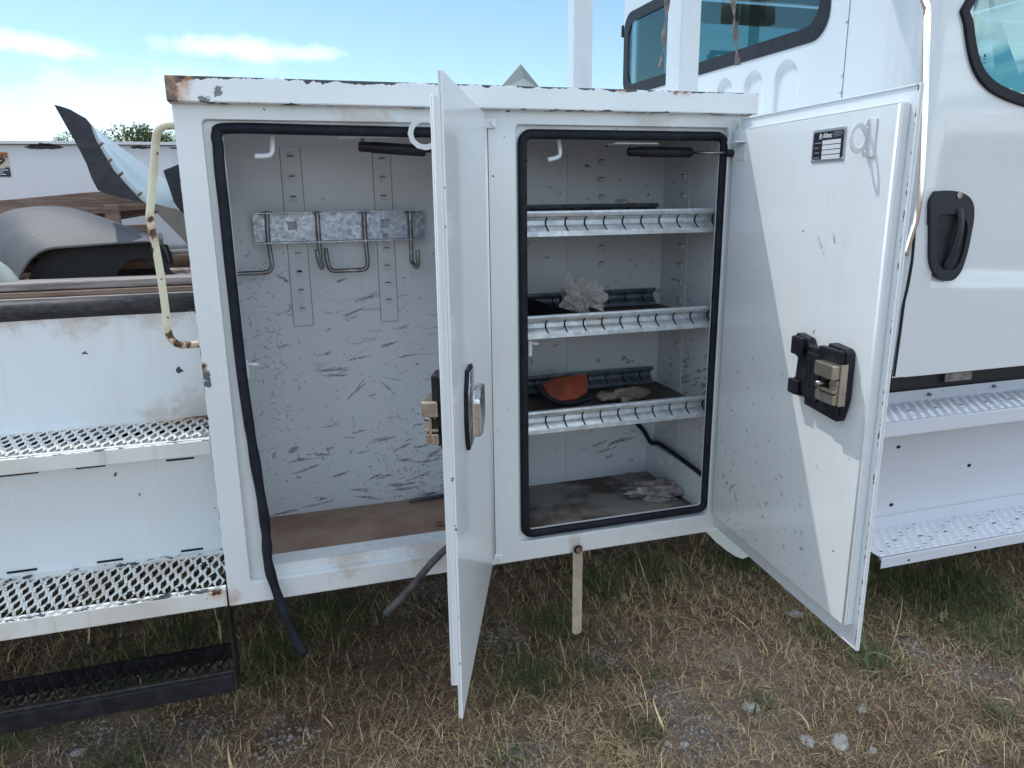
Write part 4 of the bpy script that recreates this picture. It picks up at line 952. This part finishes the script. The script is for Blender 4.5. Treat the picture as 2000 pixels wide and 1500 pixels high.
# ---- cab steps
def perf(name, x0, x1, y0, y1, z, material, parent, px_=.036, rows=9):
    V = []; Fc = []; n = 8; rows_h = (y1-y0)/rows; nx = int((x1-x0)/px_)
    for j in range(rows):
        sh = (j % 3)*px_/3
        for i in range(nx):
            cx0 = x0+i*px_+sh-px_; cx1 = cx0+px_
            if cx0 < x0: cx0 = x0
            if cx1-cx0 < .01: continue
            cy0, cy1 = y0+j*rows_h, y0+(j+1)*rows_h; mx, my = cx1-px_/2, (cy0+cy1)/2
            full = cx1-cx0 > px_*.98; b = len(V)
            if not full:
                V += [(cx0, cy0, z), (cx1, cy0, z), (cx1, cy1, z), (cx0, cy1, z)]; Fc.append((b, b+1, b+2, b+3)); continue
            big = (j == rows//2 and i % 3 == 1)
            hx_, hy_ = (.0105, .0042) if big else (.0070, .0030)
            ou = [(cx0, cy0), (mx, cy0), (cx1, cy0), (cx1, my), (cx1, cy1), (mx, cy1), (cx0, cy1), (cx0, my)]
            for x, y in ou: V.append((x, y, z))
            for k in range(8):
                t = R(-135+45*k); V.append((mx+hx_*1.5*math.cos(t), my+hy_*1.5*math.sin(t), z+.0005))
            for k in range(8):
                t = R(-135+45*k); V.append((mx+hx_*math.cos(t), my+hy_*math.sin(t), z+(.0028 if not big else .0)))
            for k in range(8):
                l = (k+1) % 8
                Fc.append((b+k, b+l, b+8+l, b+8+k)); Fc.append((b+8+k, b+8+l, b+16+l, b+16+k))
            if not big and (i*7+j*3) % 5:      # blind dimple: only some are pierced through
                for k in range(8): pass
                V.append((mx, my, z-.001)); c_ = len(V)-1
                for k in range(8): Fc.append((b+16+k, b+16+(k+1) % 8, c_))
    return mesh(name, V, Fc, material, parent)
lo_ = box('cab_step', 1.765, 4.3, 0, .0025, .320, .355, M['tread'], truck, bev=.001); lo_['label'] = 'lower perforated cab step'
perf('step_plate', 1.765, 4.3, .008, .176, .357, M['tread'], lo_)
cyl('step_nosing', (1.765, .005, .3515), (4.3, .005, .3515), .005, M['tread'], lo_)
box('step_flange', 1.765, 4.3, .176, .1785, .355, .404, M['tread'], lo_, bev=.001)
up_ = box('cab_step', 1.70, 4.3, .050, .0525, .748, .790, M['tread'], truck, bev=.001); up_['label'] = 'upper perforated cab step'
perf('step_plate', 1.70, 4.3, .058, .223, .796, M['tread'], up_)
cyl('step_nosing', (1.70, .056, .7895), (4.3, .056, .7895), .006, M['tread'], up_)
box('step_flange', 1.70, 4.3, .223, .2255, .794, .836, M['tread'], up_, bev=.001)
rz = box('step_riser', 1.70, 4.3, .181, .185, .36, .79, M['tread'], truck)
for px, py in ((1755, 873), (1893, 909), (1741, 986)):
    p = at(px, py, Y=.180); s_ = plate('riser_slot', rrect(p.x-.008, p.x+.008, p.z-.006, p.z+.006, .0058, 4), [], .1795, .1806, M['dark'], rz)
for px, py in ((1775, 1094), (1905, 1069)):
    p = at(px, py, Y=-.0005); cyl('bolt_hole', (p.x, -.0003, p.z), (p.x, -.001, p.z), .004, M['dark'], lo_, 10)
for px, py in ((1813, 770), (1940, 754)):
    p = at(px, py, Y=.2225); cyl('step_bolt', (p.x, .2225, p.z), (p.x, .212, p.z), .006, M['rod'], up_, 6)
# engine-bay clutter seen in the dark gap above the upper step
box('underbody_bracket', 2.18, 2.30, .23, .248, .85, .915, M['rod'], truck, bev=.003)
# torn white panel under the right compartment's corner
V = [at(x, y, Y=.14) for x, y in ((1370, 1030), (1440, 1030), (1500, 1088), (1468, 1084), (1450, 1091), (1436, 1086), (1420, 1076), (1398, 1058))]
bk = mesh('torn_skirt_panel', V, [tuple(range(8))], M['fibre'], truck, solid=.004); bk['label'] = 'torn white panel hanging below the corner'
# ---- rack posts
PX = .60
p1a, p1b = at(1118, 10, Y=PX).x, at(1157, 10, Y=PX).x
post = box('rack_post', p1a+.006, p1b+.004, PX, PX+.057, 1.7425, 2.95, M['white'], truck, bev=.005)
p2a, p2b = at(1332, 10, Y=PX).x, at(1371, 10, Y=PX).x
box('rack_post', p2a, p2b, PX, PX+.095, 1.7425, 2.95, M['white'], truck, bev=.005)
box('rack_crossbar', .75, 1.75, PX-.35, PX-.29, 2.952, 3.01, M['white'], truck, bev=.005)
for x in (.80, 1.70): box('rack_arm', x, x+.05, PX-.35, PX+.06, 3.011, 3.06, M['white'], truck)
box('rack_rail', p1a, 1.70, PX, PX+.06, 2.952, 3.01, M['white'], truck)
# ================================================================== LOOSE THINGS
# straps hanging off the rack crossbar
def hangstrap(px0, pts, yy, lab):
    P = smoothpath([at(x, y, Y=yy) for x, y in pts], 8)
    top = P[0]; P = [Vector((top.x, yy, 2.952))]+[Vector((top.x, yy, 2.7))]+P
    P = smoothpath(P, 2)
    n = len(P); o = tube('twisted_strap', P, .0085, M['strapgrey'], None, 8, flat=.22, twist=n*.13, up=Vector((0, 1, 0)))
    tag(o, lab, 'strap', 'twisted straps hanging from the rack')
hangstrap(0, [(1304, -60), (1303, 0), (1299, 50), (1295, 90), (1291, 132)], .30, 'twisted grey strap hanging between the two posts, loose end split')
hangstrap(0, [(1430, -60), (1432, 0), (1435, 45), (1438, 85), (1441, 127)], .30, 'twisted grey strap hanging right of the thick post over the window')
# peaked sheet on the cabinet roof
A_ = [at(x, y, Y=.34) for x, y in ((972, 172), (1017, 127), (1060, 173))]; b_ = at(1020, 172, Y=.12)
o = mesh('bent_sheet', [A_[0]+Vector((0, 0, -.01)), A_[1], A_[2]+Vector((0, 0, -.01)), Vector((A_[0].x+.01, .42, 1.744)), Vector((A_[2].x-.01, .42, 1.744)), A_[1].lerp(A_[2], .5)+Vector((-.02, .01, -.005))],
         [(0, 5, 1), (0, 2, 5), (5, 2, 1), (0, 1, 3), (1, 2, 4)], M['fibre'], None, solid=.002)
o.location.z = .002
tag(o, 'folded white sheet of metal peaking above the cabinet roof', 'sheet metal')
# bed contents -------------------------------------------------------
def plank(a, b, z0, z1, y0, y1, material, lab, tilt=0, cat='plank', group='boards lying in the truck bed'):
    o = mesh('wooden_plank', [(a.x, y0, a.z+z0), (b.x, y0, b.z+z0), (b.x, y1, b.z+z0), (a.x, y1, a.z+z0), (a.x, y0, a.z+z1), (b.x, y0, b.z+z1), (b.x, y1, b.z+z1), (a.x, y1, a.z+z1)],
             [(3, 2, 1, 0), (4, 5, 6, 7), (0, 1, 5, 4), (2, 3, 7, 6), (1, 2, 6, 5), (3, 0, 4, 7)], material, None, bev=.003)
    return tag(o, lab, cat, group)
# big brown plank leaning on the far wall, rising to the right
Yp = 1.62
a, b = at(-120, 402, Y=Yp), at(320, 362, Y=Yp)
plank(a, b, -.085, 0, Yp, Yp+.045, M['wood'], 'thick brown weathered plank leaning behind the fender, knot in its face')
a, b = at(150, 418, Y=Yp-.0), at(300, 392, Y=Yp)
plank(a+Vector((0, .05, 0)), b, -.05, -.0, Yp+.05, Yp+.09, M['wood'], 'darker brown board end just behind the thick plank')
a = at(203, 400, Y=Yp-.06); b = at(230, 400, Y=Yp-.06)
plank(a, b, -.26, .0, Yp-.07, Yp-.03, M['wood'], 'short upright brown post under the thick plank')
a, b = at(240, 440, Y=1.45), at(285, 438, Y=1.45)
plank(a, b, -.075, 0, 1.45, 1.49, M['wood'], 'small dark block of wood standing by the handrail')
# long boards lying just inside the near edge
for k, (pxy, y0, th, mt, lab) in enumerate((((556, 535), .47, .020, M['woodgrey'], 'grey painted board on top of the stack along the bed edge'), ((574, 553), .45, .014, M['wood'], 'brown board in the middle of the stack along the bed edge'),
                                          ((586, 565), .43, .018, M['woodgrey'], 'lowest grey board right behind the black rubber edge'))):
    a, b = at(-60, pxy[0]+8, Y=y0), at(372, pxy[1]-12 if False else pxy[1]+2, Y=y0)
    a.x = -1.9; b.x = -.215
    zz = (at(0, pxy[0]+6, Y=y0).z+at(372, pxy[1], Y=y0).z)/2
    a.z = b.z = zz
    plank(a, b, -th, 0, y0, y0+.11, mt, lab)
# pipes
for k, (p, q_, y_, r_, mt, lab) in enumerate((((60, 470), (318, 468), .95, .017, M['pvc'], 'white pipe behind the handrail, open end near the cabinet'), ((80, 485), (352, 486), .88, .012, M['pvc'], 'thin white pipe lying in front of the open-ended pipe'),
         ((60, 497), (352, 495), .84, .009, M['pvc'], 'thinnest white pipe just under the others'), ((20, 515), (372, 513), .78, .021, M['rustpipe'], 'fat brown pipe seen through the fender opening'))):
    a, b = at(*p, Y=y_), at(*q_, Y=y_); zz = (a.z+b.z)/2; a.z = b.z = zz; a.x -= 1
    if k: b.x = max(b.x, -.23)
    o = tube('pipe', [a, b], r_, mt, None, 16); tag(o, lab, 'pipe', 'pipes lying in the truck bed')
# brown rubble under the boards
def rubble():
    P = []
    V = []; Fc = []
    for _ in range(420):
        x, y = random.uniform(-1.6, -.22), random.uniform(.56, 1.9); s = random.uniform(.008, .03); z = 1.195+random.uniform(0, .03)
        v, f = boxdata(-s*random.uniform(1, 4), s*random.uniform(1, 4), -s, s, 0, s*.5, len(V)); a = random.uniform(0, 3.1)
        V += [(x+p[0]*math.cos(a)-p[1]*math.sin(a), y+p[0]*math.sin(a)+p[1]*math.cos(a), z+p[2]+p[0]*random.uniform(-.2, .2)) for p in v]; Fc += f
    m = mat('bed_debris', (.2, .15, .12), .9); nt, b, o = nodes(m); ge = N(nt, 'ShaderNodeNewGeometry')
    L(nt, mixc(nt, ge.outputs['Random Per Island'], (.09, .055, .04), (.34, .29, .25)), b.inputs['Base Color'])
    return tag(mesh('bed_debris', V, Fc, m), 'brown scrap and bark scattered over the bed floor', 'debris', kind='stuff')
rubble()
# black plastic wheel fender lying on the boards
fr = [(-90, 640), (-60, 600), (32, 562), (40, 545), (50, 522), (66, 502), (88, 490), (110, 486), (150, 484), (200, 480), (250, 476), (300, 473), (318, 478), (326, 495), (330, 515)]
Yf = .60
Fp = [at(x, y, Y=Yf) for x, y in fr[2:]]
sil = [(-20, 520), (-30, 470), (-25, 440), (0, 418), (25, 410), (60, 406), (100, 405), (135, 407), (165, 417), (200, 430), (240, 449), (285, 470), (305, 485)]
Bp = [at(x, y, Y=.95) for x, y in sil]
mid = []
V = []; Fc = []; ns = 12; n = len(Fp)
for j in range(ns+1):
    t = j/ns
    for i in range(n):
        a, b = Fp[i], Bp[i]
        p = a.lerp(b, t); p.z = a.z+(b.z-a.z)*math.sin(t*math.pi/2)**.8
        p.z += .006*math.sin(i*.9+t*3)*t*(1-t)*4
        V.append(p)
# back flank turning down
for j in range(1, 5):
    for i in range(n):
        b = Bp[i]; V.append(Vector((b.x, b.y+.02*j, b.z-.012*j*j)))
for j in range(ns+4):
    for i in range(n-1): Fc.append((j*n+i, (j+1)*n+i, (j+1)*n+i+1, j*n+i+1))
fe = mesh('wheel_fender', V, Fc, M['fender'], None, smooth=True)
sb = fe.modifiers.new('s', 'SUBSURF'); sb.levels = sb.render_levels = 2
so_ = fe.modifiers.new('t', 'SOLIDIFY'); so_.thickness = .004; so_.offset = -1
tag(fe, 'weathered black plastic wheel fender lying upside up on the bed boards', 'fender')
# black sheet across the arch, painting in the shade of its hollow
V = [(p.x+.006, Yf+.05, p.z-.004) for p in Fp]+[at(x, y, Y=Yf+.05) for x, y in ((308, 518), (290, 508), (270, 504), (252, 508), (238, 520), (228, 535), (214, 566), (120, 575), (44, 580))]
mesh('hollow_shade_sheet', V, [tuple(range(len(V)))], M['hollow_shade'], fe, solid=.003)
# second, pale fender lip at the picture's left edge
o = tube('curved_trim', smoothpath([at(-60, 500, Y=.56), at(-15, 520, Y=.56), at(10, 538, Y=.56), at(27, 560, Y=.56)], 6), .022, M['fibre'], None, 10, flat=.5)
tag(o, 'pale curved trim piece leaning in the bed at the far left', 'trim piece')
# torn piece of black plastic by the handrail
o = mesh('plastic_scrap', [at(x, y, Y=.62) for x, y in ((313, 498), (322, 508), (329, 520), (342, 541), (330, 541), (321, 530), (318, 515))], [tuple(range(7))], M['plastic'], None, solid=.004)
tag(o, 'small torn black plastic scrap beside the handrail', 'scrap')
# white fibreglass fender with black rubber flap sticking up out of the bed
fl = [(107, 205), (120, 208), (138, 214), (155, 224), (168, 231), (178, 243), (183, 262), (192, 282), (202, 298), (212, 317), (222, 332), (238, 350), (256, 370), (276, 391), (292, 402)]
ur = [(183, 249), (190, 254), (200, 262), (214, 272), (230, 284), (245, 296), (260, 306), (280, 321), (297, 334), (312, 344), (326, 354), (336, 362), (346, 371), (352, 390), (356, 414)]
lo2 = fl[5:]
nn = 15
def resamp(P, n):
    P = [Vector(p) for p in P]; d = [0]
    for i in range(1, len(P)): d.append(d[-1]+(P[i]-P[i-1]).length)
    out = []
    for k in range(n):
        s = d[-1]*k/(n-1); i = max(1, next(i for i, v in enumerate(d) if v >= s-1e-9))
        if i >= len(P): i = len(P)-1
        t = (s-d[i-1])/(d[i]-d[i-1]+1e-12); out.append(P[i-1].lerp(P[i], t))
    return out
A_ = resamp([at(x, y, Y=.80) for x, y in lo2], nn); B_ = resamp([at(x, y, Y=1.15) for x, y in ur], nn)
V = []; Fc = []
for j in range(9):
    t = j/8
    for i in range(nn):
        p = A_[i].lerp(B_[i], t); bul = math.sin(t*math.pi)
        p += Vector((.015, .0, -.035))*bul+Vector((0, 0, .008))*math.sin(t*math.pi*4)*bul; V.append(p)
for j in range(8):
    for i in range(nn-1): Fc.append((j*nn+i, j*nn+i+1, (j+1)*nn+i+1, (j+1)*nn+i))
wf = mesh('white_fender', V, Fc, M['fibre'], None, smooth=True, solid=.004)
tag(wf, 'broken white curved fender sticking up from the bed with a black rubber flap', 'fender')
fp = [(x, y) for x, y in fl]+[(285, 398), (266, 393), (240, 386), (205, 378), (192, 371), (180, 348), (170, 320), (160, 300), (150, 281), (138, 260), (125, 236), (112, 214)]
Vf = [at(x, y, Y=.78) for x, y in fp]
bm = bmesh.new(); vs_ = [bm.verts.new(v) for v in Vf]; bm.faces.new(vs_); bmesh.ops.triangulate(bm, faces=bm.faces[:])
me = bpy.data.meshes.new('rubber_flap'); bm.to_mesh(me); bm.free(); me.materials.append(M['flap'])
f_ = link(bpy.data.objects.new('rubber_flap', me), wf); s_ = f_.modifiers.new('s', 'SOLIDIFY'); s_.thickness = .008
Vf = [at(x, y, Y=.90) for x, y in ((319, 333), (349, 321), (362, 420), (352, 412), (340, 395), (330, 365))]
mesh('rubber_flap', Vf, [tuple(range(6))], M['flap'], wf, solid=.006)
Vf = [at(x, y, Y=.86) for x, y in ((286, 399), (305, 398), (325, 404), (345, 408), (358, 416), (368, 480), (352, 462), (336, 446), (320, 430), (303, 412))]
mesh('torn_underside', Vf, [tuple(range(10))], M['tan'], wf, solid=.004)
for x, y in ((197, 282), (214, 314), (236, 340), (273, 379)):
    a = at(x-4, y+3, Y=.775); b = at(x+4, y-4, Y=.775); tube('retaining_clip', [a, b], .004, M['rustpipe'], wf, 6)
# compartment contents ---------------------------------------------------
# crumpled clear bag with hardware on the middle shelf
zsh = 1.163
def crumple(name, c, sc, material, parent, seed, sub=5, disp=.45, ns=2.2, rotz=0):
    return ico(name, 1, c, sc, material, parent, sub=sub, disp=disp, nscale=ns, rotz=rotz, seed=seed)
bgp = at(1140, 600, Y=.17)
o = crumple('plastic_bag', (bgp.x, .17, zsh+.052), (.060, .046, .058), M['film'], None, 3, sub=5, disp=.42, ns=1.5); tag(o, 'crumpled clear plastic bag of small hardware on the middle shelf', 'bag')
o.data.polygons.foreach_set('use_smooth', [False]*len(o.data.polygons))
V = []; Fc = []
for j in range(13):
    for i in range(17):
        u, v = i/16, j/12; p = Vector((bgp.x-.055+.075*u-.01*v, .17+.03*math.sin(u*9+v*4), zsh+.04+.085*v+.022*math.sin(u*11+v*6)*v-.03*u*v)); V.append(p)
for j in range(12):
    for i in range(16): Fc.append((j*17+i, j*17+i+1, (j+1)*17+i+1, (j+1)*17+i))
mesh('bag_neck', V, Fc, M['film'], o, smooth=False)
cyl('bag_hardware', (bgp.x+.02, .15, zsh+.02), (bgp.x+.03, .14, zsh+.024), .012, M['rod'], o)
# pouch on the lower shelf
zl = .907
pp = [(1058, 752), (1078, 743), (1110, 738), (1143, 732), (1148, 748), (1146, 766), (1124, 780), (1095, 784), (1074, 777)]
V = [at(x, y, Y=.13+.10*(785-y)/50) for x, y in pp]
c = Vector((0, 0, 0))
for v in V: c += v
c /= len(V)
Vp = [c+Vector((0, -.004, .003))]+V
o = mesh('fabric_pouch', Vp, [(0, i+1, (i+1) % len(V)+1) for i in range(len(V))], M['pouch'], None, solid=.010); tag(o, 'orange and black fabric pouch on the lowest shelf', 'pouch')
tube('pouch_binding', smoothpath([at(x, y, Y=.125) for x, y in ((1052, 750), (1060, 768), (1074, 780), (1096, 788), (1130, 786), (1160, 776))], 5), .0075, M['rubber'], o, 8, flat=.6)
# glove
gpz = at(1215, 757, Y=.2)
def glove(c, s, seed):
    from mathutils import noise as ns
    bm = bmesh.new()
    def blob(p, sc, rz=0):
        r = bmesh.ops.create_icosphere(bm, subdivisions=3, radius=1)
        for v in r['verts']:
            q = Vector((v.co.x*sc[0], v.co.y*sc[1], v.co.z*sc[2])); q.rotate(Matrix.Rotation(rz, 3, 'Z')); v.co = q+Vector(p)
    blob((.035, 0, .0), (.055, .028, .020)); blob((.0, .002, 0), (.03, .022, .018))
    for k, (ln, a) in enumerate(((.045, -.35), (.05, -.1), (.048, .18), (.04, .5))):
        for t in (.3, .65, 1.0): blob((-.02-ln*t*math.cos(a), (k-1.5)*.012+ln*t*math.sin(a)*.7, -.002), (.012, .0075, .0075), a)
    for t in (.3, .7, 1): blob((.02-.03*t, -.03-.016*t, -.004), (.013, .009, .009), .6)
    me = bpy.data.meshes.new('work_glove'); bm.to_mesh(me); bm.free(); me.materials.append(M['glove'])
    o = link(bpy.data.objects.new('work_glove', me)); rm = o.modifiers.new('r', 'REMESH'); rm.mode = 'VOXEL'; rm.voxel_size = .0028; rm.use_smooth_shade = True
    tx = bpy.data.textures.new('creases', 'CLOUDS'); tx.noise_scale = .018
    dp = o.modifiers.new('d', 'DISPLACE'); dp.texture = tx; dp.strength = .008; dp.mid_level = .5
    o.location = c; o.scale = (s, s, s); return o
o = glove((gpz.x, .20, zl+.020), 1.0, 1); o.rotation_euler = (0, 0, -.1); tag(o, 'dirty tan work glove lying palm down on the lowest shelf', 'glove')
rg = at(1285, 960, Y=.17)
o = crumple('crumpled_rag', (rg.x, .19, .612), (.088, .045, .026), M['rag'], None, 11, disp=.55, ns=2.4, rotz=-.35); tag(o, 'crumpled grimy grey rag on the floor of the right compartment', 'rag')
# odds in the left compartment
a, b = at(800, 985, Y=.385), at(880, 972, Y=.40)
o = tube('steel_bar', [Vector((a.x, .385, .596)), Vector((a.x+.16, .40, .596))], .006, M['dustyrubber'], None, 10); tag(o, 'thin dark bar lying along the rear of the brown compartment floor', 'bar')
a = at(862, 1025, Z=.592)
o = tube('open_hook', smoothpath([a+Vector((.03, .0, 0)), a, a+Vector((-.012, .006, 0)), a+Vector((-.010, .016, 0)), a+Vector((.006, .018, 0))], 5), .0035, M['rustpipe'], None, 8); tag(o, 'small rusty hook on the brown compartment floor beside the door', 'hook')
# ================================================================== BACKGROUND
def leafmat():
    m = mat('tree_leaf', (.06, .09, .03), .7, spec=.3); nt, b, o = nodes(m); ge = N(nt, 'ShaderNodeNewGeometry')
    L(nt, mixc(nt, ge.outputs['Random Per Island'], (.045, .075, .028), (.12, .15, .055)), b.inputs['Base Color'])
    return m
M['leaf'] = leafmat(); M['bark'] = varied('bark', (.09, .07, .05), (.15, .12, .09), 20, .9)
def tree(x, y, h, cw_, ch, lab, seed, n=5200, name='shade_tree'):
    r = np.random.default_rng(seed)
    t = bpy.data.objects.new(name, None); link(t); t.location = (x, y, 0); tag(t, lab, 'tree', 'trees beyond the truck')
    cz = h-ch/2
    tube('trunk', smoothpath([(0, 0, -.1), (.05*cw_, 0, h*.25), (0, .04*cw_, h*.5), (.02*cw_, 0, h*.8)], 4), .1, M['bark'], t, 8, radii=[.035*h*(1-.8*i/12) for i in range(13)])
    K = 26; cc = r.normal(0, 1, (K, 3)); cc /= np.linalg.norm(cc, axis=1)[:, None]; cc *= (r.random((K, 1))**.4)
    cc = cc*np.array([cw_/2*.85, cw_/2*.85, ch/2*.8])+np.array([0, 0, cz])
    for k in range(0, K, 3):
        a = Vector((0, 0, h*.4)); b = Vector(cc[k].tolist()); tube('limb', [a, a.lerp(b, .5)+Vector((0, 0, -.05*h)), b], .02*h, M['bark'], t, 6, radii=[.014*h, .009*h, .003*h])
    idx = r.integers(0, K, n); rad = r.uniform(.10, .24, K)[idx]*cw_
    d = r.normal(0, 1, (n, 3)); d /= np.linalg.norm(d, axis=1)[:, None]; P = cc[idx]+d*(r.random((n, 1))**.45)*rad[:, None]*np.array([1, 1, .75])
    s = r.uniform(.5, 1.2, n)[:, None]*cw_*.018
    a = r.normal(0, 1, (n, 3)); a /= np.linalg.norm(a, axis=1)[:, None]; b = np.cross(a, r.normal(0, 1, (n, 3))); b /= np.linalg.norm(b, axis=1)[:, None]
    V = np.stack([P-a*s, P+b*s*.6, P+a*s, P-b*s*.6], 1).reshape(-1, 3); q = (np.arange(n)*4)[:, None]+np.arange(4)[None]
    me = fastmesh('crown', V, q, M['leaf']); link(bpy.data.objects.new('crown', me), t)
def treeat(px, py_top, dist, wpx, lab, seed, n=5200, chf=.75, name='shade_tree'):
    d = (FW+(px-1000)/F*RT+(750-py_top)/F*UP); d /= math.hypot(d.x, d.y); P = C0+d*dist
    cw_ = wpx/F*dist*1.02
    tree(P.x, P.y, P.z, cw_, cw_*chf, lab, seed, n, name)
treeat(262, 232, 42, 150, 'rounded green tree rising beyond the bed wall left of the cabinet', 4, 9000, .8)
treeat(322, 250, 47, 48, 'smaller tree peeking through the handrail loop', 8, 3000, .9)
treeat(140, 256, 44, 64, 'low pale green tree left of the upright rubber flap', 5, 2600, .7)
treeat(60, 278, 60, 70, 'farthest low shrub barely showing over the bed wall', 6, 1500, .5, 'yard_shrub')
treeat(200, 254, 50, 70, 'green tree mostly hidden behind the rubber flap', 9, 2600, .7)
# utility pole off to the left: it shows as a reflection in the cab's rear window
up = bpy.data.objects.new('utility_pole', None); link(up); up.location = (-10.8, 19.8, 0); tag(up, 'wooden utility pole with transformers, mirrored in the cab rear window', 'utility pole')
cyl('pole', (0, 0, -.2), (0, 0, 10.5), .16, M['bark'], up, 14)
boxes('crossarm', [(-1.2, 1.2, -.26, -.17, 9.3, 9.42)], M['bark'], up)
for k in range(3):
    c_ = cyl('transformer', (-.65+.65*k, .36, 6.6), (-.65+.65*k, .36, 7.7), .27, M['silver'], up, 18); cyl('bushing', (-.65+.65*k, .36, 7.7), (-.65+.65*k, .36, 8.05), .05, M['silver'], c_, 8)
boxes('fuse_arm', [(-1.4, 1.4, .16, .24, 8.3, 8.4)], M['bark'], up)
for k, (x, z) in enumerate(((-1.1, 9.42), (0, 10.4), (1.1, 9.42), (.3, 8.35))):
    P = [(x-2.2*i, -1.6*i, z-1.6*math.sin(i/20*math.pi)) for i in range(21)]
    tube('wire', P, .012, M['primer'], up, 5)
boxes('yard_light', [(.5, 1.5, -.1, 0, 5.6, 5.7), (1.35, 1.55, -.15, .05, 5.1, 5.6)], M['primer'], up)
